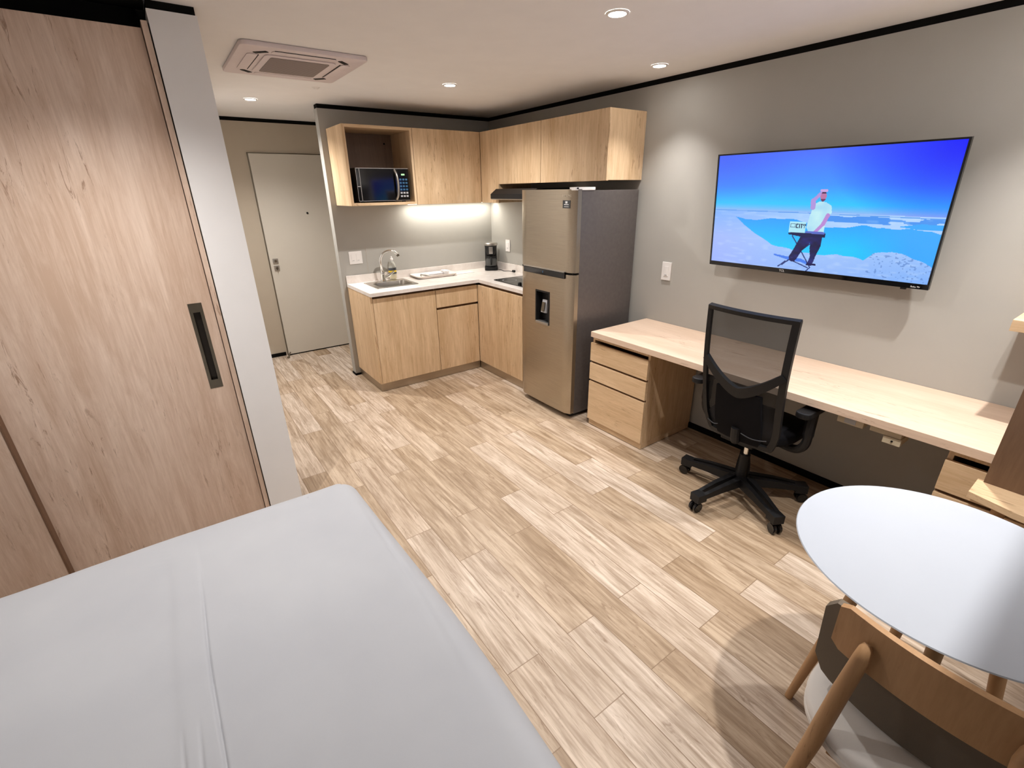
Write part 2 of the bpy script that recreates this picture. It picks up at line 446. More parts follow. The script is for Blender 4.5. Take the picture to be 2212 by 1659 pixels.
# entry door
d = B(); box(d, -2.053, -1.195, YD - 0.032, YD - 0.004, 0.012, 2.043, 0.002)
door = struct('door_1', d, M['door'])
ORG[door] = Vector((0, 0, 0))
fr = B(); box(fr, -2.062, -2.056, YD - .012, YD, 0, 2.05); box(fr, -2.062, -1.19, YD - .012, YD, 2.046, 2.052)
obj('door_frame', fr, M['dark_metal'], door)
fr = B(); box(fr, -2.05, -1.2, YD - .03, YD - .002, 0.0, 0.011); obj('door_sweep', fr, M['black'], door)
for nm, z in (('deadbolt', 1.030), ('latch', 0.958)):
    q = B(); box(q, -2.028, -1.976, YD - 0.042, YD - 0.031, z - .026, z + .026, 0.003); pl = obj(nm, q, M['silver'], door)
    q = B(); tmp = bmesh.new(); bmesh.ops.create_cone(tmp, cap_ends=True, segments=20, radius1=0.013, radius2=0.011, depth=0.014)
    merge(q, tmp, 0, Matrix.Translation((-2.0, YD - 0.048, z)) @ Matrix.Rotation(PI / 2, 4, 'X'))
    if nm == 'latch': box(q, -2.004, -1.996, YD - .066, YD - .05, z - .018, z + .018, .002)
    obj('thumb_turn', q, M['dark_metal'], pl, smooth=True)
q = B(); tmp = bmesh.new(); bmesh.ops.create_cone(tmp, cap_ends=True, segments=20, radius1=0.011, radius2=0.009, depth=0.01)
merge(q, tmp, 0, Matrix.Translation((-1.603, YD - 0.036, 1.487)) @ Matrix.Rotation(PI / 2, 4, 'X'))
obj('peephole', q, M['black_plastic'], door, smooth=True)
q = B(); tube(q, spline([(-2.035, YD - .036, .035), (-2.05, YD - .07, .03), (-2.075, YD - .12, .012)], 5), 0.006, 8)
lathe(q, (-2.078, YD - .125, 0.001), [(0.014, 0), (0.014, .012), (0.01, .016)], 12)
obj('door_stop', q, M['dark_metal'], door, smooth=True)

# ================================================================== WARDROBE
WY = -1.90
ward = thing('wardrobe', 'tall built-in oak laminate wardrobe with sliding doors left of the white wall end', 'wardrobe', (-3.4, -1.6, 0))
q = B()
box(q, -4.70, -4.66, -1.86, -1.22, 0, 2.26); box(q, -4.66, -2.80, -1.25, -1.22, 0, 2.26)
box(q, -4.66, -2.80, -1.86, -1.25, 2.235, 2.26); box(q, -4.66, -2.80, -1.86, -1.25, 0, .06)
obj('carcass', q, M['ward_z'], ward)
q = B(); box(q, -2.797, -2.7765, -1.925, -1.25, 0, 2.284, 0.001); obj('side_panel', q, M['ward_z'], ward)
q = B(); box(q, -2.7768, -2.7722, -1.90, -1.25, 0, 2.284); obj('shadow_joint', q, M['gap'], ward)
def sliding(x0, x1, y0, y1, z1, px):
    q = B()
    # door leaf cut around the recessed pull
    a, b_, c, d_ = px, px + 0.054, 0.813, 1.2255
    if px > x0 - 1:
        box(q, x0, a, y0, y1, .015, z1); box(q, b_, x1, y0, y1, .015, z1)
        box(q, a, b_, y0, y1, .015, c); box(q, a, b_, y0, y1, d_, z1)
    return q
q = sliding(-3.680, -2.800, WY, WY + .028, 2.264, -2.896)
dr = obj('sliding_door', q, M['ward_z'], ward)
q = B(); a, b_, c, d_ = -2.896, -2.842, 0.813, 1.2255
box(q, a, b_, WY - .0015, WY + .002, d_ - .042, d_); box(q, a, b_, WY - .0015, WY + .002, c, c + .042)
box(q, a, a + .013, WY - .0015, WY + .002, c + .042, d_ - .042); box(q, b_ - .013, b_, WY - .0015, WY + .002, c + .042, d_ - .042)
box(q, a, b_, WY + .022, WY + .026, c, d_, mi=1)
box(q, a + .011, a + .013, WY, WY + .022, c + .042, d_ - .042, mi=1); box(q, b_ - .013, b_ - .011, WY, WY + .022, c + .042, d_ - .042, mi=1)
pull = obj('recessed_pull', q, [M['dark_metal'], M['pull_dark']], dr, label='bronze grey metal recessed pull')
q = B(); box(q, -4.66, -3.610, WY - .044, WY - .004, .015, 2.264, .001)
ld_ = obj('sliding_door', q, M['ward_z'], ward)
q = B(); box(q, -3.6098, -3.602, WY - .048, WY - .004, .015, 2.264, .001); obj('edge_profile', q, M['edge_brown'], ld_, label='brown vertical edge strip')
q = B(); box(q, -4.66, -2.80, -1.84, -1.80, 2.262, GAP); box(q, -4.66, -2.775, -1.95, -1.84, CEIL + .008, CEIL + .0195); obj('top_track_and_shade', q, M['black'], ward, label='black recessed track above the doors with a black strip for the ceiling shade')  # second box blackens the ceiling strip in place of the shade there
q = B(); box(q, -4.66, -2.798, WY - .03, WY + .03, 0.0, .012); obj('floor_track', q, M['silver'], ward)

# ================================================================== KITCHEN BASE UNITS
CZ = 0.90; TOE = 0.079
FY = -0.578           # fronts, back run
FX = -0.562           # fronts, right run
CB = 0.868            # top of carcass
cab = thing('base_cabinet', 'oak laminate sink cabinet with a wide single door at the left end of the kitchen', 'cabinet', (-1.31, -.3, 0), 'kitchen base cabinets')
q = B(); box(q, -1.616, -1.598, -0.578, -0.004, TOE, CB, .001); box(q, -1.598, -1.015, -.02, -.004, TOE, CB); box(q, -1.598, -1.015, -.555, -.02, TOE, TOE + .018)
box(q, -1.033, -1.015, -.555, -.02, TOE + .018, CB)
obj('body', q, M['oak_z'], cab)
q = B(); box(q, -1.5955, -1.0105, FY, FY + .02, TOE, 0.846, .0012); obj('door', q, M['oak_z'], cab)
q = B(); box(q, -1.598, -1.0135, FY + .022, FY + .03, .846, CB - .003); obj('grip_channel', q, M['shaded_joint'], cab)
q = B(); box(q, -1.605, -1.012, -.566, -.55, 0.004, TOE - .001); box(q, -1.605, -1.59, -.55, -.01, 0.004, TOE - .001); obj('plinth', q, M['toe'], cab, label='brushed aluminium plinth')
cab = thing('base_cabinet', 'narrow oak laminate base cabinet with a drawer above a door, next to the inner corner', 'cabinet', (-.79, -.3, 0), 'kitchen base cabinets')
q = B(); box(q, -1.0125, -0.995, -.555, -.004, TOE, CB); box(q, -.995, -.575, -.02, -.004, TOE, CB); box(q, -.995, -.575, -.555, -.02, TOE, TOE + .018); box(q, -.59, -.575, -.555, -.02, TOE + .018, CB)
obj('body', q, M['oak_z'], cab)
q = B(); box(q, -1.0060, -0.5655, FY, FY + .02, TOE, 0.664, .0012); obj('door', q, M['oak_z'], cab)
q = B(); box(q, -1.0055, -0.565, FY, FY + .02, .686, .846, .0012); obj('drawer', q, M['oak_z'], cab)
q = B(); box(q, -1.01, -.568, FY + .022, FY + .03, .846, CB - .003); box(q, -1.01, -.568, FY + .022, FY + .03, .662, .69); obj('grip_channel', q, M['shaded_joint'], cab)
q = B(); box(q, -1.0115, -.558, -.566, -.55, 0.004, TOE - .001); obj('plinth', q, M['toe'], cab, label='brushed aluminium plinth')
cab = thing('base_cabinet', 'oak laminate base cabinet under the black cooktop, between the inner corner and the fridge', 'cabinet', (-.3, -.95, 0), 'kitchen base cabinets')
q = B(); box(q, -.54, -.004, -1.30, -1.282, TOE, CB); box(q, -.02, -.004, -1.282, -.60, TOE, CB); box(q, -.54, -.02, -1.282, -.60, TOE, TOE + .018)
obj('body', q, M['oak_z'], cab)
q = B(); box(q, FX, FX + .02, -1.298, -.580, TOE, .846, .0012); obj('door', q, M['oak_z'], cab)
q = B(); box(q, FX + .022, FX + .03, -1.298, -.60, .846, CB - .003); obj('grip_channel', q, M['shaded_joint'], cab)
q = B(); box(q, -.553, -.54, -1.298, -.568, .004, TOE - .001); obj('plinth', q, M['toe'], cab, label='brushed aluminium plinth')

# worktop with sink cut-out, upstand
SX0, SX1, SY0, SY1 = -1.49, -1.10, -0.44, -0.08
q = B()
e = .0015
z0, z1 = CZ - .03, CZ
box(q, -1.619, SX0 + .02, -.602, -.003, z0, z1); box(q, SX1 - .02, -.5615, -.602, -.003, z0, z1)
box(q, SX0 + .02, SX1 - .02, -.602, SY0 + .02, z0, z1); box(q, SX0 + .02, SX1 - .02, SY1 - .02, -.003, z0, z1)
box(q, -.5600, -.003, -1.305, -.003, z0, z1)
wt = solo('worktop', q, M['counter'], 'L-shaped pale stone worktop with low upstand on the oak base cabinets', 'worktop')
q = B(); box(q, -1.619, -.003, -.02, -.003, CZ, .970, .0012); box(q, -.02, -.003, -1.305, -.021, CZ, .970, .0012)
obj('upstand', q, M['counter'], wt)

# sink
sk = thing('kitchen_sink', 'small rectangular stainless steel sink set in the pale worktop', 'sink', (-1.3, -.26, CZ))
q = B()
def ring(bm, o, i, z):
    n = len(o); A = [bm.verts.new((p[0], p[1], z)) for p in o]; Bv = [bm.verts.new((p[0], p[1], z)) for p in i]
    for k in range(n): bm.faces.new([A[k], A[(k + 1) % n], Bv[(k + 1) % n], Bv[k]])
    return A, Bv
bowl = rrect(SX0 + .045, SX1 - .03, SY0 + .03, SY1 - .085, .05)
A, Bv = ring(q, rrect(SX0, SX1, SY0, SY1, .012), bowl, CZ + .004)
lo = [q.verts.new((p[0], p[1], CZ - .001)) for p in rrect(SX0 - .001, SX1 + .001, SY0 - .001, SY1 + .001, .012)]
n = len(lo)
for k in range(n): q.faces.new([A[k], lo[k], lo[(k + 1) % n], A[(k + 1) % n]])
prev = Bv
for dz, sh in ((.005, .002), (.06, .005), (.125, .009), (.14, .03)):
    cur = [q.verts.new((p[0], p[1], CZ + .004 - dz)) for p in rrect(SX0 + .045 + sh, SX1 - .03 - sh, SY0 + .03 + sh, SY1 - .085 - sh, max(.05 - sh * .5, .02))]
    for k in range(n): q.faces.new([prev[k], prev[(k + 1) % n], cur[(k + 1) % n], cur[k]])
    prev = cur
q.faces.new(prev)
obj('bowl', q, M['steel'], sk, smooth=True, auto=40)
q = B(); lathe(q, (-1.29, -.28, CZ - .137), [(0.001, .004), (.028, .004), (.03, .001)], 20, cap=False); obj('drain', q, M['chrome'], sk, smooth=True)

# faucet
fc = thing('faucet', 'chrome gooseneck faucet with side lever behind the sink', 'faucet', (-1.31, -.12, CZ + .004))
q = B(); fx, fy = -1.309, -.118
lathe(q, (fx, fy, CZ + .0045), [(.027, 0), (.027, .008), (.021, .014), (.019, .06), (.022, .075), (.016, .09), (.012, .098)], 24)
obj('base', q, M['chrome'], fc, smooth=True)
q = B()
arc = [(fx, fy, .985), (fx - .012, fy - .006, 1.06), (fx - .01, fy - .01, 1.11), (fx + .016, fy - .022, 1.155), (fx + .06, fy - .04, 1.178), (fx + .105, fy - .055, 1.172), (fx + .132, fy - .066, 1.15), (fx + .138, fy - .07, 1.138)]
tube(q, spline(arc, 6), 0.0115, 14); obj('spout', q, M['chrome'], fc, smooth=True)
q = B(); tube(q, [(fx + .136, fy - .069, 1.146), (fx + .142, fy - .072, 1.128)], [.0135, .0135], 14); obj('aerator', q, M['dark_metal'], fc, smooth=True)
q = B(); tube(q, [(fx + .01, fy - .008, .945), (fx + .045, fy - .03, .955), (fx + .07, fy - .04, .975), (fx + .095, fy - .048, .992)], [.014, .014, .009, .007], 12); obj('lever', q, M['chrome'], fc, smooth=True)

# dish soap bottle
bt = thing('dish_soap_bottle', 'clear plastic dish soap bottle with yellow liquid behind the sink faucet', 'bottle', (-1.19, -.058, CZ))
bx_, by_ = -1.188, -.062; BS = 1.25
q = B(); lathe(q, (bx_, by_, CZ + .0045 + 0.00000), [(0.02500, 0.00000), (0.03125, 0.00500), (0.03250, 0.06250), (0.03125, 0.11250), (0.02625, 0.14375), (0.01500, 0.16500), (0.01250, 0.17500)], 24, 1.15, .8); obj('body', q, M['bottle'], bt, smooth=True)
q = B(); lathe(q, (bx_, by_, CZ + .0045 + 0.00188), [(0.02375, 0.00000), (0.02937, 0.00500), (0.03000, 0.04375)], 24, 1.15, .8); obj('liquid', q, M['label_yellow'], bt, smooth=True)
q = B(); lathe(q, (bx_, by_, CZ + .0045 + 0.05063), [(0.03313, 0.00000), (0.03313, 0.05625)], 24, 1.15, .8, cap=False); lb = obj('label', q, M['quilt_piping'], bt, smooth=True, label='dark printed label')
q = B(); lathe(q, (bx_, by_, CZ + .0045 + 0.06688), [(0.03363, 0.00000), (0.03363, 0.01500)], 24, 1.15, .8, cap=False); obj('print_band', q, M['label_yellow'], lb, smooth=True)
q = B(); lathe(q, (bx_, by_, CZ + .0045 + 0.17500), [(0.01500, 0.00000), (0.01500, 0.01750), (0.00875, 0.02250), (0.00750, 0.03750)], 20); obj('cap', q, M['white_plastic'], bt, smooth=True)

# tray with folded napkins, tongs
TR = Matrix.Translation((-.80, -.15, CZ)) @ Matrix.Rotation(math.radians(-2), 4, 'Z')
tr = thing('serving_tray', 'cream plastic serving tray with raised rim on the worktop right of the sink', 'tray', (-.80, -.15, CZ))
t = bmesh.new(); prev = None
for (hx, hy, z) in ((.19, .10, .001), (.205, .112, .012), (.215, .122, .026), (.208, .115, .026), (.196, .104, .012), (.185, .095, .007)):
    cur = [t.verts.new((p[0], p[1], z)) for p in rrect(-hx, hx, -hy, hy, .045)]
    if prev:
        for k in range(len(cur)): t.faces.new([prev[k], prev[(k + 1) % len(cur)], cur[(k + 1) % len(cur)], cur[k]])
    else: t.faces.new(cur)
    prev = cur
t.faces.new(prev)
q = B(); merge(q, t, 0, TR); obj('tray_body', q, M['tray'], tr, smooth=True)
def cloth(name, label, cx, cy, z0, sx, sy, h, rz, layers=3):
    t = bmesh.new(); N = 14
    for L in range(layers):
        o = (random.uniform(-.004, .004), random.uniform(-.003, .003)); zz = h * L / layers; th = h / layers * .92
        g = [[None] * (N + 1) for _ in range(N + 1)]; g2 = [[None] * (N + 1) for _ in range(N + 1)]
        for i in range(N + 1):
            for j in range(N + 1):
                u, v = i / N * 2 - 1, j / N * 2 - 1
                e = max(abs(u), abs(v)); dip = th * .35 * max(0, (e - .8) / .2) ** 2
                wv = .0012 * math.sin(7 * u + 3 * v + L)
                g[i][j] = t.verts.new((sx * u + o[0], sy * v + o[1], zz + th - dip + wv))
                g2[i][j] = t.verts.new((sx * u * .99 + o[0], sy * v * .99 + o[1], zz + dip + wv * .2))
        for i in range(N):
            for j in range(N):
                t.faces.new([g[i][j], g[i + 1][j], g[i + 1][j + 1], g[i][j + 1]]); t.faces.new([g2[i][j], g2[i][j + 1], g2[i + 1][j + 1], g2[i + 1][j]])
        for i in range(N):
            for a in ((g[i][0], g[i + 1][0], g2[i + 1][0], g2[i][0]), (g[i + 1][N], g[i][N], g2[i][N], g2[i + 1][N]), (g[0][i + 1], g[0][i], g2[0][i], g2[0][i + 1]), (g[N][i], g[N][i + 1], g2[N][i + 1], g2[N][i])):
                t.faces.new(a)
    q = B(); merge(q, t, 0, Matrix.Translation((cx, cy, z0)) @ Matrix.Rotation(rz, 4, 'Z'))
    return solo(name, q, M['towel'], label, 'towel', smooth=True)
cloth('folded_towel', 'folded white kitchen towel lying in the middle of the cream tray', -.80, -.135, CZ + .0115, .085, .055, .022, .08)
cloth('folded_napkin', 'small folded white napkin at the right end of the cream tray', -.665, -.14, CZ + .0115, .03, .045, .034, -.05, 4)
q = B()
for s in (0, 1):
    tube(q, spline([(-.945, -.175 - .012 * s, CZ + .018 + .014 * s), (-.955, -.178 - .004 * s, CZ + .03 + .008 * s), (-.93, -.19 - .006 * s, CZ + .03 + .006 * s), (-.88, -.205 - .004 * s, CZ + .018 + .004 * s), (-.86, -.208, CZ + .018)], 6), .0045, 8)
solo('serving_tongs', q, M['silver'], 'small metal tongs at the left end of the cream tray', 'tongs', smooth=True)
q = B(); box(q, -.565, -.365, -.215, -.135, CZ + .001, CZ + .0025, .0005); solo('paper_sheet', q, M['white_plastic'], 'thin white card lying on the worktop right of the cream tray', 'card')

# cooktop
q = B(); prism(q, rrect(-.475, -.055, -1.30 + .02, -.73, .012), 'z', CZ + .0005, CZ + .007, .0015)
ck = solo('cooktop', q, M['black_gloss'], 'black glass cooktop in the worktop beside the fridge', 'cooktop')
for cx, cy in ((-.38, -.86), (-.17, -1.1)):
    q = B(); lathe(q, (cx, cy, CZ + .0074), [(.062, 0), (.062, .0003), (.066, .0003), (.066, 0)], 32, cap=False); obj('burner_ring', q, M['print_grey'], ck)
for k in range(2):
    q = B(); lathe(q, (-.44, -1.10 - .07 * k, CZ + .0075), [(.017, 0), (.016, .018), (.013, .02)], 18); obj('knob', q, M['black_plastic'], ck, smooth=True)

# coffee maker
cmx, cmy = -.125, -.165
cm = thing('coffee_maker', 'small black drip coffee maker with silver lid in the worktop corner', 'coffee maker', (cmx, cmy, CZ))
CM = Matrix.Translation((cmx, cmy, CZ)) @ Matrix.Rotation(math.radians(-33), 4, 'Z')     # front faces local -y
def cmo(name, fn, mat, parent=cm, smooth=True, label=None):
    t = bmesh.new(); fn(t); q = B(); merge(q, t, 0, CM); return obj(name, q, mat, parent, smooth=smooth, label=label)
cmo('base', lambda t: prism(t, rrect(-.068, .068, -.095, .085, .035), 'z', 0.001, .034, .006), M['black_plastic'])
cmo('tower', lambda t: prism(t, rrect(-.062, .062, .028, .085, .022), 'z', .033, .25, .004), M['black_plastic'])
def head(t): lathe(t, (0, -.015, .150), [(.030, 0), (.044, .012), (.058, .05), (.064, .10)], 32)
cmo('filter_basket', head, M['black_plastic'])
cmo('lid', lambda t: (lathe(t, (0, -.005, .2505), [(.07, 0), (.071, .018), (.064, .026), (.03, .03)], 32)), M['silver'], label='silver lid')
def carafe(t): lathe(t, (0, -.018, .038), [(.035, 0), (.054, .008), (.062, .035), (.056, .065), (.042, .088), (.045, .100)], 32)
cf = cmo('carafe', carafe, M['carafe'])
cmo('carafe_band', lambda t: lathe(t, (0, -.018, .121), [(.047, 0), (.050, .018)], 32, cap=False), M['black_plastic'], cf)
cmo('carafe_handle', lambda t: tube(t, spline([(-.0, -.066, .13), (0, -.098, .125), (0, -.105, .09), (0, -.078, .062)], 6), .008, 10), M['black_plastic'], cf)
cmo('badge', lambda t: box(t, -.02, .02, -.0835, -.070, .170, .240, .002), M['silver'], label='silver front strip')
q = B(); tube(q, spline([(cmx + .035, cmy - .075, CZ + .008), (-.085, -.30, CZ + .006), (-.10, -.36, CZ + .005), (-.075, -.42, CZ + .008), (-.06, -.47, CZ + .006)], 6), .0032, 8)
obj('power_cord', q, M['black_plastic'], cm, smooth=True)
q = B(); tube(q, [(-.06, -.465, CZ + .012), (-.055, -.495, CZ + .012)], [.011, .012], 10); obj('plug', q, M['black_plastic'], cm, smooth=True)

# wall plates
def plate_y(name, label, cat, x, z, w_, h_, n):
    t = thing(name, label, cat, (x, -.0005, z))
    q = B(); box(q, x - w_ / 2, x + w_ / 2, -.008, -.0006, z - h_ / 2, z + h_ / 2, .002); obj('plate', q, M['white_plastic'], t)
    for k in range(n):
        cx = x + (k - (n - 1) / 2) * .046
        q = B(); box(q, cx - .016, cx + .016, -.0105, -.008, z - .033, z + .033, .001); rk = obj('rocker', q, M['white_plastic'], t)
        q = B(); box(q, cx - .008, cx + .008, -.0112, -.0105, z - .026, z - .022); obj('mark', q, M['print_grey'], rk)
def plate_x(name, label, cat, y, z, w_, h_, kind):
    t = thing(name, label, cat, (-.0005, y, z))
    q = B(); box(q, -.0085, -.0006, y - w_ / 2, y + w_ / 2, z - h_ / 2, z + h_ / 2, .002); obj('plate', q, M['white_plastic'], t)
    q = B(); box(q, -.0115, -.0085, y - w_ * .22, y + w_ * .22, z - h_ * .27, z + h_ * .27, .001); rk = obj('rocker', q, M['white_plastic'], t)
    q = B(); box(q, -.0122, -.0115, y - .009, y + .009, z - h_ * .24, z - h_ * .18); obj('mark', q, M['print_grey'], rk)
plate_y('light_switch', 'wide white switch plate with rockers on the grey wall left of the faucet', 'switch', -1.506, 1.126, .120, .112, 2)
plate_x('wall_outlet', 'narrow white outlet plate on the wall right of the coffee maker', 'outlet', -.309, 1.147, .075, .118, 0)
plate_x('light_switch', 'white switch plate on the grey wall between the fridge and the television', 'switch', -2.296, 1.122, .078, .128, 1)
# faint panel joints in the splash wall
q = B(); box(q, -1.4025, -1.4005, -.0012, 0, .972, 1.225); struct('trim_9', q, M['hall'])

# ================================================================== WALL CABINETS
UB, UT, UY, UX = 1.578, 2.168, -.405, -.365
mc = thing('open_wall_cabinet', 'open oak laminate wall cabinet holding the microwave, leftmost of the wall cabinets', 'cabinet', (-1.32, -.2, UB), 'kitchen wall cabinets')
x0, x1 = -1.607, -1.031
q = B(); box(q, x0, x0 + .022, UY, -.003, UB, UT, .0008); obj('side_panel', q, M['oak_z'], mc)
q = B(); box(q, x1 - .020, x1, UY, -.003, UB, UT, .0008); obj('side_panel', q, M['oak_z'], mc)
q = B(); box(q, x0 + .022, x1 - .020, UY, -.003, UT - .022, UT, .0008); obj('top_panel', q, M['oak_x'], mc)
q = B(); box(q, x0 + .022, x1 - .020, UY, -.003, UB, UB + .022, .0008); obj('bottom_panel', q, M['oak_x'], mc)
q = B(); box(q, x0 + .022, x1 - .020, -.012, -.004, UB + .022, UT - .022); obj('back_panel', q, M['dark_wood'], mc, label='brown back panel')
q = B(); lathe(q, (-1.12, -.014, UT - .1), [(.007, 0), (.007, .012)], 12); obj('cable_hole', q, M['black'], mc)
wc = thing('wall_cabinet', 'square oak laminate wall cabinet between the microwave shelf and the corner', 'cabinet', (-.7, -.2, UB), 'kitchen wall cabinets')
q = B(); box(q, -1.029, -.003, -.384, -.003, UB + .0, UT); obj('body', q, M['oak_z'], wc)
q = B(); box(q, -1.0275, -.3680, UY, UY + .019, UB - .003, UT, .0012); obj('door', q, M['oak_z'], wc)
wc = thing('wall_cabinet', 'oak laminate wall cabinet above the extractor hood with a full-height corner panel', 'cabinet', (-.18, -.85, 1.72), 'kitchen wall cabinets')
q = B(); box(q, -.345, -.003, -1.283, -.386, 1.735, UT); obj('body', q, M['oak_z'], wc)
q = B(); box(q, UX, UX + .019, -.690, -.407, UB - .003, UT, .0012); box(q, -.345, -.003, -.690, -.672, UB, 1.734); obj('corner_panel', q, M['oak_z'], wc)
q = B(); box(q, UX, UX + .019, -1.2820, -.6925, 1.731, UT, .0012); obj('door', q, M['oak_z'], wc)
wc = thing('wall_cabinet', 'oak laminate wall cabinet hanging over the fridge', 'cabinet', (-.18, -1.64, 1.72), 'kitchen wall cabinets')
q = B(); box(q, -.345, -.003, -1.995, -1.285, 1.735, UT, .0008); obj('body', q, M['oak_z'], wc)
q = B(); box(q, UX, UX + .019, -1.996, -1.2865, 1.731, UT, .0012); obj('door', q, M['oak_z'], wc)
# under-cabinet light strip
ls = B(); box(ls, -.98, -.04, -.105, -.085, UB - .009, UB - .001); strip = solo('light_strip', ls, M['strip_glow'], 'glowing light strip under the wall cabinet above the worktop', 'light')
sl = bpy.data.lights.new('strip_light', 'AREA'); sl.shape = 'RECTANGLE'; sl.size = .94; sl.size_y = .03; sl.energy = STRIP_POWER; sl.color = (1, .97, .90)
so = bpy.data.objects.new('strip_light', sl); COL.objects.link(so); so.location = (-.51, -.095, UB - .011); so.parent = strip

# extractor hood
q = B(); prism(q, [(-.46, 1.612), (-.46, 1.650), (-.40, 1.692), (-.006, 1.692), (-.006, 1.612)], 'y', -1.29, -.70, .002)
hd = solo('extractor_hood', q, M['black_plastic'], 'slim black extractor hood under the wall cabinet left of the fridge', 'extractor hood')
q = B(); box(q, -.455, -.02, -1.285, -.705, 1.604, 1.6115); obj('underside_rim', q, M['silver'], hd)

# ================================================================== MICROWAVE
mz = UB + .023; mx0, mx1, my0, my1 = -1.535, -1.083, -.385, -.06; mh = .262
mw = thing('microwave', 'black microwave with silver handle inside the open oak wall cabinet', 'microwave', (-1.31, -.22, mz))
q = B(); box(q, mx0, mx1, my0 + .02, my1, mz + .008, mz + mh, .003); 
for fx_ in (mx0 + .04, mx1 - .04):
    for fy_ in (my0 + .05, my1 - .04): box(q, fx_ - .012, fx_ + .012, fy_ - .012, fy_ + .012, mz, mz + .008)
obj('body', q, M['black_plastic'], mw)
q = B(); box(q, mx0, mx1 - .10, my0, my0 + .019, mz + .01, mz + mh - .002, .002); dr = obj('door', q, M['black_gloss'], mw)
q = B()
for a in ((mx0, mx0 + .003, mz + .01, mz + mh), (mx0 + .028, mx0 + .032, mz + .01, mz + mh), (mx0, mx1, mz + mh - .005, mz + mh - .001), (mx0, mx1, mz + .010, mz + .014), (mx0 + .003, mx0 + .03, mz + .12, mz + .126)):
    box(q, a[0], a[1], my0 - .0015, my0 + .001, a[2], a[3])
obj('silver_trim', q, M['silver'], dr)
q = B(); tube(q, spline([(mx1 - .125, my0 - .002, mz + .02), (mx1 - .118, my0 - .028, mz + .06), (mx1 - .114, my0 - .034, mz + .135), (mx1 - .118, my0 - .028, mz + .205), (mx1 - .125, my0 - .002, mz + .25)], 6), .0095, 12)
obj('handle', q, M['silver'], dr, smooth=True, label='curved silver handle')
q = B(); box(q, mx1 - .099, mx1, my0, my0 + .019, mz + .01, mz + mh - .002, .002); cp = obj('control_panel', q, M['black_gloss'], mw)
q = B(); box(q, mx1 - .066, mx1 - .036, my0 - .001, my0, mz + .207, mz + .219); obj('display', q, M['display_green'], cp)
for r in range(6):
    for c_ in range(3):
        q = B(); cx = mx1 - .076 + c_ * .026; cz = mz + .175 - r * .026
        box(q, cx - .009, cx + .009, my0 - .0008, my0, cz - .007, cz + .007); obj('button', q, M['display_blue'] if r < 4 else M['print_grey'], cp)

# ================================================================== FRIDGE
F0, F1, FF, FZ = -2.010, -1.398, -.660, 1.680
fr = thing('refrigerator', 'grey stainless two-door refrigerator with water dispenser between kitchen and desk', 'refrigerator', (-.35, -1.7, 0))
q = B(); box(q, -.592, -.030, F0 + .006, F1 - .004, .035, FZ - .008, .004); obj('body', q, M['fridge_side'], fr, label='dark grey side')
q = B(); box(q, -.60, -.06, F0 + .03, F1 - .03, .006, .036); obj('base', q, M['black_plastic'], fr)
def fdoor(z0, z1, name, holes=None):
    """door with slightly bowed front, optional recess hole (y0,y1,z0,z1)"""
    t = bmesh.new(); N = 14
    ys = [F0 + (F1 - F0) * k / N for k in range(N + 1)]
    zs = [z0, z1]
    if holes:
        ys = sorted(set(ys + [holes[0], holes[1]])); zs = [z0, holes[2], holes[3], z1]
        ys = [y for y in ys if not any(0 < abs(y - h) < .012 for h in holes[:2])]
    def bow(y):
        u = (y - F0) / (F1 - F0) * 2 - 1
        return FF + .006 * u * u + (.022 * max(0, (abs(u) - .94) / .06) ** 2)
    g = [[t.verts.new((bow(y), y, z)) for z in zs] for y in ys]
    back = [[t.verts.new((-.598, y, z)) for z in (z0, z1)] for y in ys]
    for i in range(len(ys) - 1):
        for j in range(len(zs) - 1):
            if holes and zs[j] == holes[2] and ys[i] >= holes[0] - 1e-6 and ys[i + 1] <= holes[1] + 1e-6: continue
            t.faces.new([g[i][j], g[i + 1][j], g[i + 1][j + 1], g[i][j + 1]])
        t.faces.new([back[i][0], back[i][1], back[i + 1][1], back[i + 1][0]])
        t.faces.new([g[i][-1], g[i + 1][-1], back[i + 1][1], back[i][1]]); t.faces.new([g[i][0], back[i][0], back[i + 1][0], g[i + 1][0]])
    for i in (0, len(ys) - 1): t.faces.new(g[i] + [back[i][1], back[i][0]])
    q = B(); merge(q, t)
    return obj(name, q, M['fridge_front'], fr, smooth=True, auto=50), bow
fz0, bow = fdoor(1.137, FZ, 'freezer_door')
hole = (-1.772, -1.600, .715, .972)
dd, _ = fdoor(.047, 1.122, 'lower_door', hole)
q = B(); box(q, -.640, -.598, F0 + .02, F1 - .01, 1.1225, 1.1365); obj('door_gap', q, M['gap'], fr)
q = B(); box(q, FF - .010, FF + .012, -1.935, -1.462, 1.092, 1.137, .003); hb = obj('handle_recess', q, M['black_gloss'], dd, label='black strip handle')
q = B(); box(q, FF - .0125, FF - .010, -1.935, -1.462, 1.136, 1.142, .001); box(q, FF - .0118, FF + .004, -1.935, -1.462, 1.137, 1.142); obj('handle_edge', q, M['silver'], hb)
q = B(); box(q, FF - .0108, FF - .0100, -1.70, -1.694, 1.108, 1.122); obj('indicator', q, M['display_blue'], hb)
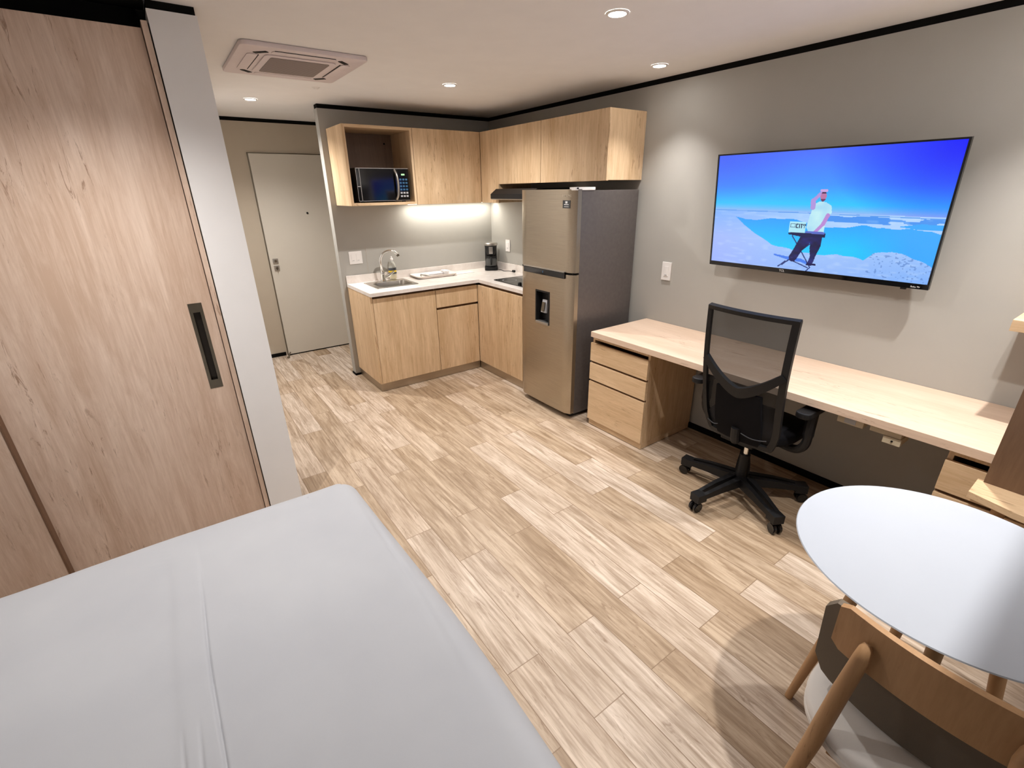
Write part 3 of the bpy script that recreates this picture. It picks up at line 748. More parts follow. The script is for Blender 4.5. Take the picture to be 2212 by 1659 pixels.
# dispenser recess
q = B(); y0, y1, z0, z1 = hole
t = bmesh.new(); xf = FF - .001; xb = -.606
o = rrect(y0, y1, z0, z1, .006, 3); i_ = rrect(y0 + .012, y1 - .012, z0 + .012, z1 - .012, .004, 3); b2 = rrect(y0 + .02, y1 - .02, z0 + .02, z1 - .02, .004, 3)
V = [[t.verts.new((x_, p[0], p[1])) for p in pl_] for x_, pl_ in ((xf + .012, o), (xf, o), (xf, i_), (xb, b2))]
for a, b_ in zip(V, V[1:]):
    for k in range(len(a)): t.faces.new([a[k], a[(k + 1) % len(a)], b_[(k + 1) % len(a)], b_[k]])
t.faces.new(V[-1]); merge(q, t); dp = obj('water_dispenser', q, M['black_plastic'], dd, label='dark water dispenser recess')
q = B(); box(q, -.65, -.625, -1.72, -1.665, .80, .90, .003, rot=Matrix.Rotation(.2, 3, 'Y')); pd = obj('dispenser_paddle', q, M['print_grey'], dp)
q = B(); box(q, -.662, -.655, -1.711, -1.677, .815, .885, .001, rot=Matrix.Rotation(.2, 3, 'Y')); obj('paddle_label', q, M['dark_metal'], pd)
q = B(); box(q, -.668, -.62, y0 + .01, y1 - .01, z0 - .004, z0 + .016, .003); obj('drip_tray', q, M['silver'], dp)
# hinge, sticker and maker's mark
q = B(); box(q, -.655, -.475, F0 + .001, F0 + .06, FZ - .0075, FZ + .012, .003); obj('hinge_cover', q, M['white_plastic'], fr, label='pale hinge cover')
q = B(); box(q, -.646, -.628, F0 - .001, F0 + .03, FZ + .0005, FZ + .01, .002); obj('hinge_pin', q, M['black_plastic'], fr)
xs = bow(-1.927)
st = B(); box(st, xs - .0025, xs + .002, -1.964, -1.890, 1.562, 1.612, 0); stk = obj('energy_sticker', st, M['black_gloss'], fz0, label='small black square sticker with white print')
q = B()
box(q, xs - .0030, xs - .0026, -1.938, -1.916, 1.592, 1.606); box(q, xs - .0030, xs - .0026, -1.950, -1.904, 1.582, 1.587); box(q, xs - .0030, xs - .0026, -1.950, -1.904, 1.570, 1.573)
obj('sticker_print', q, M['print_white'], stk)
text('maker_lettering', 'SAMSUNG', .020, M['logo'], fz0, (bow(-1.925) - .0014, -1.928, 1.640), (0, -1, 0), (0, 0, 1))

# ================================================================== DESK
DZ, DTH, DX, DY0, DY1 = .746, .038, -.597, -2.157, -4.62
q = B(); box(q, DX, -.0015, DY1, DY0, DZ - DTH, DZ, .0012)
dk = solo('desk', q, M['desk'], 'long pale oak desk top running along the wall under the television', 'desk')
def drawer_unit(label, y0, y1, inner_visible, grp='desk drawer pedestals'):
    t = thing('drawer_pedestal', label, 'drawer unit', (-.3, (y0 + y1) / 2, 0), grp)
    q = B(); top = .695
    box(q, -.553, -.02, y0, y0 + .018, .05, top, .001); box(q, -.553, -.02, y1 - .018, y1, .05, top, .001)
    box(q, -.553, -.02, y0 + .018, y1 - .018, top - .018, top); box(q, -.553, -.02, y0 + .018, y1 - .018, .05, .068); box(q, -.038, -.02, y0 + .018, y1 - .018, .068, top - .018)
    box(q, -.50, -.1, y0 + .05, y0 + .09, top, DZ - DTH - .001); box(q, -.50, -.1, y1 - .09, y1 - .05, top, DZ - DTH - .001)
    obj('body', q, M['oak_z'], t)
    for a, b_ in ((.521, .656), (.377, .505), (.052, .361)):
        q = B(); box(q, -.575, -.555, y0, y1, a, b_, .0012); obj('drawer', q, M['oak_y'], t)
    q = B()
    for z in (.513, .369): box(q, -.560, -.555, y0 + .002, y1 - .002, z - .009, z + .009)
    obj('drawer_gap', q, M['shaded_joint'], t)
    q = B(); box(q, -.560, -.02, y0 + .004, y1 - .004, 0.003, .049, .001); obj('plinth', q, M['oak_y'], t)
    return t
drawer_unit('three-drawer oak pedestal under the desk beside the refrigerator', -2.655, -2.140, True)
drawer_unit('three-drawer oak pedestal under the far right end of the desk behind the white table', -4.61, -4.140, True)
# sockets clipped under the desk edge
q = B(); box(q, -.57, -.47, -3.845, -3.74, DZ - DTH - .040, DZ - DTH - .0005, .002); s1 = solo('desk_socket', q, M['socket'], 'small cream socket box under the desk edge, nearer the office chair', 'socket', 'sockets under the desk')
q = B(); box(q, -.573, -.57, -3.815, -3.77, DZ - DTH - .034, DZ - DTH - .008, .001); obj('faceplate', q, M['print_grey'], s1)
q = B(); box(q, -.57, -.46, -3.985, -3.87, DZ - DTH - .034, DZ - DTH - .0005, .002); box(q, -.575, -.47, -3.99, -3.925, DZ - DTH - .066, DZ - DTH - .0345, .002)
s1 = solo('desk_socket', q, M['socket'], 'stepped cream socket box under the desk edge, nearer the right end', 'socket', 'sockets under the desk')
q = B(); lathe(q, (-.5785, -3.96, DZ - DTH - .052), [(.004, 0), (.004, .006)], 10); obj('indicator', q, M['gap'], s1)

# wall shelf and side unit at the right end
q = B(); box(q, -.27, -.0015, -5.3, -4.135, 1.135, 1.180, .0012)
sh = solo('wall_shelf', q, M['oak_y'], 'thick light oak shelf on the grey wall at the right edge of the picture', 'shelf')
su = thing('shelf_unit', 'brown panelled shelf unit with light oak bottom board beside the right desk end', 'shelf unit', (-.62, -4.8, 0))
q = B(); box(q, -.619, -.600, -5.2, -4.268, .637, 1.75, .001); obj('panel', q, M['dark_wood'], su, label='dark brown panel')
q = B(); prism(q, [(-.60, -4.250), (-.737, -4.252), (-.775, -4.38), (-.80, -4.60), (-.80, -5.2), (-.60, -5.2)], 'z', .612, .637, .001); obj('bottom_board', q, M['oak_y'], su, label='light oak bottom board')
for y in (-4.34, -5.12):
    q = B(); tube(q, [(-.69, y, 0.001), (-.69, y, .6115)], [.014, .02], 14); obj('leg', q, M['beech'], su, smooth=True)
q = B(); box(q, -.80, -.62, -5.2, -5.18, .6375, 1.75, .001); obj('end_panel', q, M['dark_wood'], su)

# ================================================================== TELEVISION
tv = thing('television', 'large flat television on the grey wall showing a person at a keyboard on a beach', 'television', (-.06, -3.24, 1.54))
TY0, TY1 = -2.679, -3.806
W_ = TY0 - TY1
pt = Vector((-.155, 0, 1.855)); pb = Vector((-.086, 0, 1.222)); up = (pt - pb); Hh = up.length; up.normalize()
nrm = Vector((-up.z, 0, up.x)); nrm.normalize()
if nrm.x > 0: nrm = -nrm
def tvp(u, v, d=0.0):      # u 0..1 left-right, v 0..1 bottom-top, d towards the room
    return Vector((pb.x, TY0 - W_ * u, pb.z)) + up * (Hh * v) + nrm * d
def tvbox(bm, u0, u1, v0, v1, d0, d1):
    V = [bm.verts.new(tvp(u, v, d)) for u in (u0, u1) for v in (v0, v1) for d in (d0, d1)]
    for f in ((0, 1, 3, 2), (4, 6, 7, 5), (0, 4, 5, 1), (2, 3, 7, 6), (0, 2, 6, 4), (1, 5, 7, 3)): bm.faces.new([V[i] for i in f])
sl_, sr, sb, st_ = .0075, .9925, .038, .988
q = B()
tvbox(q, 0, 1, 0, sb, -.022, 0); tvbox(q, 0, 1, st_, 1, -.022, 0); tvbox(q, 0, sl_, sb, st_, -.022, 0); tvbox(q, sr, 1, sb, st_, -.022, 0)
obj('bezel', q, M['black_gloss'], tv)
q = B(); tvbox(q, .004, .996, .006, .994, -.030, -.0225); tvbox(q, .22, .78, .08, .62, -.052, -.0305); obj('back_shell', q, M['black_plastic'], tv)
q = B(); box(q, -.072, -.002, -3.34, -3.14, 1.42, 1.62); obj('wall_bracket', q, M['black_plastic'], tv)

# --- the picture on the screen, painted per grid cell (it is a flat picture in the room)
def inpoly(x, y, P):
    c = False; j = len(P) - 1
    for i in range(len(P)):
        xi, yi = P[i]; xj, yj = P[j]
        if (yi > y) != (yj > y) and x < (xj - xi) * (y - yi) / (yj - yi) + xi: c = not c
        j = i
    return c
def seg(x, y, a, b, w_):
    ax, ay = a; bx, by = b; ax *= 1.78; bx *= 1.78; x *= 1.78
    dx, dy = bx - ax, by - ay; L = dx * dx + dy * dy or 1e-9
    t = max(0, min(1, ((x - ax) * dx + (y - ay) * dy) / L))
    return (x - ax - t * dx) ** 2 + (y - ay - t * dy) ** 2 < w_ * w_
def lerp(a, b, t): t = max(0, min(1, t)); return tuple(a[i] + (b[i] - a[i]) * t for i in range(3))
def hsh(i, j):
    n_ = (i * 374761393 + j * 668265263) & 0xffffffff; n_ = ((n_ ^ (n_ >> 13)) * 1274126177) & 0xffffffff
    return ((n_ ^ (n_ >> 16)) & 0xffff) / 65535.0
def vn(x, y):
    i, j = math.floor(x), math.floor(y); fx_, fy_ = x - i, y - j; fx_ = fx_ * fx_ * (3 - 2 * fx_); fy_ = fy_ * fy_ * (3 - 2 * fy_)
    return (hsh(i, j) * (1 - fx_) + hsh(i + 1, j) * fx_) * (1 - fy_) + (hsh(i, j + 1) * (1 - fx_) + hsh(i + 1, j + 1) * fx_) * fy_
LAG = [(.09, .555), (.13, .575), (.25, .552), (.36, .57), (.46, .60), (.56, .615), (.66, .59), (.80, .60), (1.0, .62), (1.0, .86), (.90, .82), (.80, .77), (.72, .79), (.68, .86), (.56, .835), (.46, .84), (.36, .835), (.26, .79), (.19, .70), (.13, .63)]
LAG2 = [(.80, .585), (.90, .56), (1.0, .565), (1.0, .60), (.88, .60)]
LEGL = [(.382, .70), (.435, .70), (.425, .76), (.395, .83), (.378, .905), (.350, .915), (.342, .89), (.358, .82)]
LEGR = [(.425, .70), (.478, .69), (.476, .78), (.462, .86), (.455, .925), (.43, .935), (.437, .87), (.43, .80)]
SHIRT = [(.417, .43), (.440, .405), (.466, .41), (.494, .44), (.500, .50), (.478, .525), (.479, .62), (.478, .665), (.412, .66), (.400, .62), (.408, .52)]
FONT = {'C': ('111', '100', '100', '100', '111'), 'I': ('1', '1', '1', '1', '1'), 'T': ('111', '010', '010', '010', '010'), 'Y': ('101', '101', '010', '010', '010')}
def letters(x, y):
    X0, Y0, cw, ch = .3555, .594, .0033, .0072; cx = X0
    for ch_ in 'CITY':
        g_ = FONT[ch_]; w_ = len(g_[0]) * cw
        if cx <= x < cx + w_ and Y0 <= y < Y0 + 5 * ch:
            return g_[min(4, int((y - Y0) / ch))][min(len(g_[0]) - 1, int((x - cx) / cw))] == '1'
        cx += w_ + cw * .8
    return False
def picture(x, y):         # x 0..1 left-right, y 0..1 top-bottom
    hor = .49 + .02 * x
    # water / sky
    if y < hor:
        t = y / hor
        c = lerp((76, 112, 255), (64, 150, 255), t / .55) if t < .55 else lerp((64, 150, 255), (50, 198, 255), (t - .55) / .3)
        if t > .86: c = lerp(c, (150, 186, 246), (t - .86) / .14)
        r = math.hypot((x - 1) * 1.1, y * 1.0); c = lerp(c, (18, 28, 250), max(0, 1 - r / .62) * 1.0)
        l_ = math.hypot(x * 1.3, y); c = lerp(c, (66, 96, 245), max(0, 1 - l_ / .45) * .7)
    else:
        t = (y - hor) / (1 - hor)
        c = lerp((178, 214, 255), (150, 186, 250), t)
        c = lerp(c, (166, 178, 255), max(0, 1 - x * 3) * .6)
        c = lerp(c, (120, 176, 250), max(0, (x - .55) * (t - .5) * 3))
        n_ = vn(x * 30, y * 60)
        if x > .42 and hor + .015 < y < hor + .055 + .02 * x and vn(x * 14, y * 70) > .45: c = lerp(c, (60, 140, 240), .85)
        c = lerp(c, (205, 228, 255), max(0, n_ - .6) * .8)
        if x > .7 and y > .76 and vn(x * 90, y * 90) > .80: c = lerp(c, (80, 120, 190), .5)
    if abs(y - hor - .012 * x) < .0035: c = (96, 160, 240)
    wob = .012 * math.sin(x * 23) + .006 * math.sin(x * 61)
    if inpoly(x, y + wob * .6, LAG) or inpoly(x, y, LAG2):
        t = (y - .55) / .28
        c = lerp((50, 160, 255), (36, 200, 252), t * 1.15)
        if x > .62: c = lerp(c, (60, 170, 255), min(1, (x - .62) * 4))
    # shadow on the sand
    if inpoly(x, y, [(.275, .872), (.33, .885), (.40, .895), (.45, .935), (.44, .95), (.40, .925), (.34, .915), (.275, .885)]): c = (72, 128, 238)
    # keyboard stand
    for a, b in (((.345, .70), (.445, .965)), ((.455, .71), (.318, .965)), ((.445, .965), (.43, 1.0)), ((.33, .93), (.30, .985)), ((.345, .91), (.435, .97))):
        if seg(x, y, a, b, .0045): c = (38, 56, 120)
    if inpoly(x, y, LEGL) or inpoly(x, y, LEGR): c = lerp((20, 20, 60), (36, 44, 120), vn(x * 40, y * 40))
    if inpoly(x, y, [(.345, .895), (.375, .90), (.372, .93), (.35, .925)]) or inpoly(x, y, [(.428, .925), (.468, .93), (.47, .945), (.425, .95)]): c = (24, 26, 80)
    if inpoly(x, y, SHIRT): c = lerp((196, 240, 246), (160, 214, 244), vn(x * 34, y * 22) * .8)
    # lowered arm, raised arm, head
    if seg(x, y, (.485, .515), (.470, .59), .016) or seg(x, y, (.470, .59), (.438, .665), .0135): c = (186, 140, 214)
    if seg(x, y, (.415, .455), (.412, .40), .019) or seg(x, y, (.412, .40), (.448, .325), .014): c = (176, 150, 222)
    if ((x - .452) * 1.78) ** 2 / .022 ** 2 + (y - .365) ** 2 / .042 ** 2 < 1:
        c = (188, 120, 166) if y < .385 else (110, 58, 100)
        if y < .345: c = (72, 40, 80)
    if seg(x, y, (.440, .318), (.462, .320), .010): c = (206, 166, 226)
    # keyboard and the sign on it
    if inpoly(x, y, [(.325, .672), (.49, .665), (.488, .70), (.40, .708), (.325, .688)]): c = (22, 30, 78)
    if inpoly(x, y, [(.40, .652), (.487, .655), (.484, .675), (.40, .670)]): c = (90, 110, 200)
    if .327 < x < .398 and .578 < y < .668:
        c = (176, 232, 246)
        if .330 < x < .353 and .594 < y < .628 and not (.3322 < x < .3508 and .598 < y < .624): c = (60, 90, 130)
        if letters(x, y): c = (40, 56, 90)
    return c
q = bmesh.new(); NX, NY = 420, 236
cl = q.loops.layers.float_color.new('Picture')
gv = [[q.verts.new(tvp(sl_ + (sr - sl_) * i / NX, sb + (st_ - sb) * j / NY, -.004)) for j in range(NY + 1)] for i in range(NX + 1)]
for i in range(NX):
    for j in range(NY):
        f = q.faces.new([gv[i][j], gv[i + 1][j], gv[i + 1][j + 1], gv[i][j + 1]])
        u_ = (i + .5) / NX; c = picture(u_ / (u_ + (1 - u_) * 1.42), 1 - (j + .5) / NY); lc = (lin(c[0]), lin(c[1]), lin(c[2]), 1)
        for lp in f.loops: lp[cl] = lc
s = NT('screen_picture'); at = s.n('ShaderNodeVertexColor'); at.layer_name = 'Picture'
s.b.inputs['Base Color'].default_value = (.01, .01, .012, 1); s.b.inputs['Roughness'].default_value = .25
s.l(at.outputs[0], s.b.inputs['Emission Color']); s.b.inputs['Emission Strength'].default_value = 1.0 / (2 ** SC.view_settings.exposure) * 1.0
obj('screen', q, s.m, tv)
o_ = tvp(.405, .018, .0006); text('brand_lettering', 'TCL', .017, M['print_white'], tv, o_, (0, -1, 0), up)
o_ = tvp(.955, .014, .0006); text('platform_lettering', 'Roku TV', .010, M['print_white'], tv, o_, (0, -1, 0), up)
q = B(); tvbox(q, .905, .925, -.014, 0, -.014, -.002); obj('sensor', q, M['black_plastic'], tv)

# ================================================================== OFFICE CHAIR
oc = thing('office_chair', 'black mesh-back office chair on casters at the desk below the television', 'office chair', (-.48, -3.33, 0))
ccx, ccy = -.512, -3.338
q = B(); lathe(q, (ccx, ccy, .075), [(.04, 0), (.042, .05), (.030, .085), (.026, .20)], 24); hub = obj('base_hub', q, M['black_plastic'], oc, smooth=True)
q = B(); lathe(q, (ccx, ccy, .2755), [(.0135, 0), (.0135, .115)], 18); obj('gas_cylinder', q, M['chrome'], oc, smooth=True)
q = B(); box(q, ccx - .14, ccx + .16, ccy - .09, ccy + .09, .391, .445, .008); obj('tilt_mechanism', q, M['black_plastic'], oc)
for k in range(5):
    a = math.radians(97.5 + 72 * k); ca, sa = math.cos(a), math.sin(a)
    R_ = .335
    def P_(r, w_, z): return Vector((ccx + ca * r - sa * w_, ccy + sa * r + ca * w_, z))
    q = B()
    for sg in (-1, 1):     # two rails joined at their ends
        V = []
        for r, wi, wo, zt, zb in ((.03, .008, .040, .145, .090), (.18, .012, .036, .132, .090), (R_ - .03, .009, .030, .112, .082)):
            V.append([q.verts.new(P_(r, sg * w_, z)) for w_, z in ((wi, zt), (wo, zt), (wo, zb), (wi, zb))])
        for A_, B_ in zip(V, V[1:]):
            for n_ in range(4): q.faces.new([A_[n_], A_[(n_ + 1) % 4], B_[(n_ + 1) % 4], B_[n_]])
        q.faces.new(V[0]); q.faces.new(V[-1])
    V = [[q.verts.new(P_(r, w_, z)) for w_ in (-.030, .030) for z in (.066, .113)] for r in (R_ - .045, R_ + .018)]
    for f in ((0, 1, 3, 2),): q.faces.new([V[0][i] for i in f]); q.faces.new([V[1][i] for i in f])
    for a_, b_ in ((0, 1), (1, 3), (3, 2), (2, 0)): q.faces.new([V[0][a_], V[0][b_], V[1][b_], V[1][a_]])
    leg = obj('base_arm', q, M['black_plastic'], oc)
    q = B()
    for sg in (-1, 1):
        t = bmesh.new(); bmesh.ops.create_cone(t, cap_ends=True, segments=24, radius1=.030, radius2=.030, depth=.020)
        bmesh.ops.bevel(t, geom=[e_ for e_ in t.edges if len(e_.link_faces) == 2 and any(len(f.verts) > 4 for f in e_.link_faces)], offset=.004, segments=2, affect='EDGES')
        c_ = P_(R_, sg * .015, .0310)
        merge(q, t, 0, Matrix.Translation(c_) @ Matrix.Rotation(a, 4, 'Z') @ Matrix.Rotation(PI / 2, 4, 'X'))
    box(q, ccx + ca * R_ - .007, ccx + ca * R_ + .007, ccy + sa * R_ - .007, ccy + sa * R_ + .007, .045, .07)
    obj('caster', q, M['black_gloss'], leg, smooth=True)
# seat
q = B(); t = bmesh.new(); NR = 48
prof = [(.0, .425, .90), (.3, .425, .96), (1, .432, 1.0), (1, .47, 1.02), (1, .487, .97), (.6, .495, .9), (0, .497, .9)]
def seat_ring(scale, z):
    out = []
    for k in range(NR):
        a = 2 * PI * k / NR; n_ = 3.2
        c_, s_ = math.cos(a), math.sin(a)
        r = (abs(c_) ** n_ + abs(s_) ** n_) ** (-1 / n_)
        x = ccx + .05 + .215 * scale * r * c_; y = ccy + .235 * scale * r * s_
        out.append(t.verts.new((x, y, z - (.02 * max(0, (x - ccx - .12) / .12) ** 2 if z > .45 else 0))))
    return out
rings = [seat_ring(s_, z) for s_, z in ((.90, .4455), (.98, .45), (1.0, .465), (1.0, .492), (.96, .508), (.80, .516), (.4, .514), (.05, .512))]
for a_, b_ in zip(rings, rings[1:]):
    for k in range(NR): t.faces.new([a_[k], a_[(k + 1) % NR], b_[(k + 1) % NR], b_[k]])
t.faces.new(rings[0]); t.faces.new(rings[-1]); merge(q, t)
obj('seat', q, M['black_fabric'], oc, smooth=True, auto=60)
# backrest, coordinates u -1..1 (left..right as the camera sees it), v 0..1
def bp_(u, v, d=0.0):
    half = (.198 + .012 * v) 
    if v < .2: half -= .030 * ((.2 - v) / .2) ** 2
    x = -.705 - .155 * v - .03 * math.sin(PI * v) + .035 * math.sin(PI * v) * 0 + .028 * u * u
    y = -3.392 + .012 * (1 - v) * 2 - half * u
    return Vector((x - d, y, .452 + .698 * v))
def ribbon(bm, pts, w_, d0=-.008, d1=.010):
    """flat bar following (u,v) points, half width w_ (in metres) with thickness"""
    n_ = len(pts); R = []
    for i, (u, v) in enumerate(pts):
        a_ = bp_(*pts[max(i - 1, 0)]); b_ = bp_(*pts[min(i + 1, n_ - 1)])
        tg = (b_ - a_).normalized(); nn = Vector((-1, 0, -.25)).normalized(); sd = tg.cross(nn).normalized()
        ww = w_[i] if isinstance(w_, list) else w_
        c_ = bp_(u, v)
        R.append([bm.verts.new(c_ + sd * ww * s_ + nn * d_) for s_, d_ in ((-1, d0), (-1, d1), (1, d1), (1, d0))])
    for a_, b_ in zip(R, R[1:]):
        for k in range(4): bm.faces.new([a_[k], a_[(k + 1) % 4], b_[(k + 1) % 4], b_[k]])
    bm.faces.new(R[0]); bm.faces.new(R[-1])
back = None
q = B()
L_ = lambda a, b, n_=10: [(a[0] + (b[0] - a[0]) * k / n_, a[1] + (b[1] - a[1]) * k / n_) for k in range(n_ + 1)]
ribbon(q, L_((-1, 1), (1, 1)), .010, -.012, .014)
ribbon(q, L_((-.965, 1.01), (-.965, .0), 14), .010); ribbon(q, L_((.945, 1.01), (.945, 0), 14), .016)
ribbon(q, L_((-1, .0), (1, .0)), .014)
back = obj('backrest_frame', q, M['black_plastic'], oc)
q = B()
crv = []
for k in range(25):
    u = -1 + 2 * k / 24; crv.append((u * .95, .43 + .20 * abs(u) ** 1.5))
ribbon(q, crv, [.016 + .012 * (1 - abs(c_[0])) for c_ in crv], -.004, .016)
obj('backrest_yoke', q, M['black_plastic'], back)
q = B()
pl_ = [(-.42, 0, .0), (.42, 0, 0)]
g_ = []
for j in range(13):
    v = .0 + .44 * j / 12; hw = .66 - .10 * (v / .44)
    g_.append([q.verts.new(bp_(u * hw, v, .014)) for u in [-1 + 2 * k / 8 for k in range(9)]] + [q.verts.new(bp_(u * hw, v, -.004)) for u in [1 - 2 * k / 8 for k in range(9)]])
for a_, b_ in zip(g_, g_[1:]):
    for k in range(18): q.faces.new([a_[k], a_[(k + 1) % 18], b_[(k + 1) % 18], b_[k]])
q.faces.new(g_[0]); q.faces.new(g_[-1])
obj('lumbar_plate', q, M['black_fabric'], back, smooth=True)
q = B(); N = 20
g_ = [[q.verts.new(bp_(-.96 + 1.9 * i / N, .01 + .98 * j / N, -.010)) for j in range(N + 1)] for i in range(N + 1)]
for i in range(N):
    for j in range(N): q.faces.new([g_[i][j], g_[i + 1][j], g_[i + 1][j + 1], g_[i][j + 1]])
obj('backrest_mesh', q, M['mesh'], back, smooth=True, label='see-through black mesh')
for a_, b_ in ((-.92, -.55), (.15, .80)):
    q = B(); tube(q, [bp_(a_ + (b_ - a_) * k / 8, .085 - .02 * math.sin(PI * k / 8), .016) for k in range(9)], .0028, 6)
    obj('backrest_piping', q, M['quilt_piping'], back, smooth=True, label='pale grey curved piping')
q = B(); tube(q, spline([bp_(0, .12, .012), bp_(0, .0, .02), (-.66, -3.36, .46), (-.60, ccy, .41), (-.56, ccy, .408)], 6), [.022] * 25, 10); obj('back_support', q, M['black_plastic'], oc, smooth=True)
for sg, nm in ((-1, 'armrest'), (1, 'armrest')):
    y = ccy + sg * .285
    q = B(); prism(q, rrect(-.66, -.40, y - .035, y + .035, .03), 'z', .655, .685, .008); ar = obj('armrest', q, M['black_plastic'], oc)
    q = B(); tube(q, spline([(-.52, y, .655), (-.52, y, .56), (-.515, y - sg * .004, .47), (-.50, y - sg * .05, .415), (-.48, y - sg * .16, .406)], 6), [.026] * 9 + [.022] * 16, 10); obj('armrest_post', q, M['black_plastic'], ar, smooth=True)

# ================================================================== WHITE TABLE
tcx, tcy, tz = -1.41, -4.335, .74
tb = thing('round_table', 'small round white table with splayed wooden legs in the lower right', 'table', (tcx, tcy, 0))
q = B(); lathe(q, (tcx, tcy, tz - .02), [(.318, 0), (.352, .012), (.358, .017), (.356, .02)], 96); obj('tabletop', q, M['table_white'], tb, smooth=True, auto=25)
q = B(); lathe(q, (tcx, tcy, tz - .05), [(.10, 0), (.12, .0295)], 32); obj('mount', q, M['black_plastic'], tb)
for k in range(4):
    a = math.radians(109 + 90 * k); ca, sa = math.cos(a), math.sin(a)
    q = B(); tube(q, [(tcx + ca * .245, tcy + sa * .245, .001), (tcx + ca * .20, tcy + sa * .20, .3), (tcx + ca * .135, tcy + sa * .135, .7199)], [.012, .0165, .019], 18); lg = obj('leg', q, M['beech'], tb, smooth=True)
q = B(); tube(q, [(tcx - .13, tcy, .66), (tcx + .13, tcy, .66)], .008, 10); tube(q, [(tcx, tcy - .13, .645), (tcx, tcy + .13, .645)], .008, 10); obj('cross_brace', q, M['black_plastic'], tb)

# ================================================================== DINING CHAIR
CYc = -4.435
dc = thing('dining_chair', 'wooden dining chair with curved back rail and cream seat pushed up to the white table', 'chair', (-1.72, CYc, 0))
def crail(x, hw, z0, z1, th, sag, lean, rc, mat, name, parent, drop=0.0, n=20, lab=None):
    """curved board facing the table: outline with rounded corners, bent round a vertical axis"""
    t = bmesh.new(); m_ = 10
    F = []; Bk = []
    for i in range(n + 1):
        s_ = -1 + 2 * i / n; y = CYc - hw * s_
        e_ = (1 - abs(s_)) * hw; cut = 0
        if e_ < rc: cut = rc - math.sqrt(max(0, rc * rc - (rc - e_) ** 2))
        colF = []; colB = []
        for j in range(m_ + 1):
            z = z0 + cut + (z1 - z0 - 2 * cut) * j / m_ - drop * (1 - abs(s_) ** 2) * (1 - j / m_)
            xx = x + sag * s_ * s_ + lean * (z1 - z)
            colF.append(t.verts.new((xx, y, z))); colB.append(t.verts.new((xx + th, y, z)))
        F.append(colF); Bk.append(colB)
    for i in range(n):
        for j in range(m_):
            t.faces.new([F[i][j], F[i + 1][j], F[i + 1][j + 1], F[i][j + 1]]); t.faces.new([Bk[i][j], Bk[i][j + 1], Bk[i + 1][j + 1], Bk[i + 1][j]])
        t.faces.new([F[i][0], Bk[i][0], Bk[i + 1][0], F[i + 1][0]]); t.faces.new([F[i][m_], F[i + 1][m_], Bk[i + 1][m_], Bk[i][m_]])
    for j in range(m_):
        t.faces.new([F[0][j], F[0][j + 1], Bk[0][j + 1], Bk[0][j]]); t.faces.new([F[n][j], Bk[n][j], Bk[n][j + 1], F[n][j + 1]])
    q = B(); merge(q, t)
    return obj(name, q, mat, parent, smooth=True, label=lab)
rail = crail(-1.902, .195, .680, .812, .016, .032, .07, .014, M['beech'], 'back_rail', dc)
crail(-1.862, .235, .500, .770, .022, .045, .18, .045, M['back_grey'], 'back_pad', dc, drop=.02, lab='taupe grey fabric back pad')
for sg in (1, -1):
    y = CYc + sg * .125
    q = B(); tube(q, [(-1.955, y + sg * .075, .001), (-1.925, y + sg * .048, .25), (-1.912, y + sg * .03, .42), (-1.911, y + sg * .012, .62), (-1.909, y, .735), (-1.900, y, .757), (-1.893, y, .766)], [.012, .017, .019, .018, .016, .013, .008], 18); obj('rear_leg', q, M['beech'], dc, smooth=True)
    y = CYc + sg * .15
    q = B(); tube(q, [(-1.50, y + sg * .03, .001), (-1.53, y, .395)], [.012, .018], 16); obj('front_leg', q, M['beech'], dc, smooth=True)
q = B(); t = bmesh.new(); NR = 64
def sring(scx, z):
    out = []
    for k in range(NR):
        a = 2 * PI * k / NR; c_, s_ = math.cos(a), math.sin(a); n_ = 2.7
        r = (abs(c_) ** n_ + abs(s_) ** n_) ** (-1 / n_); out.append(t.verts.new((-1.70 + (.215 + scx) * r * c_, CYc + (.235 + scx) * r * s_, z)))
    return out
rings = [sring(s_, z) for s_, z in ((-.03, .392), (-.006, .397), (0, .41), (0, .421), (-.006, .425), (0, .429), (.001, .442), (-.008, .456), (-.035, .466), (-.12, .471), (-.19, .470))]
for a_, b_ in zip(rings, rings[1:]):
    for k in range(NR): t.faces.new([a_[k], a_[(k + 1) % NR], b_[(k + 1) % NR], b_[k]])
t.faces.new(rings[0]); t.faces.new(rings[-1]); merge(q, t)
obj('seat', q, M['seat_cream'], dc, smooth=True, auto=50, label='cream upholstered seat')
q = B(); box(q, -1.88, -1.52, CYc - .13, CYc + .13, .372, .3915, .004); obj('seat_frame', q, M['beech'], dc)

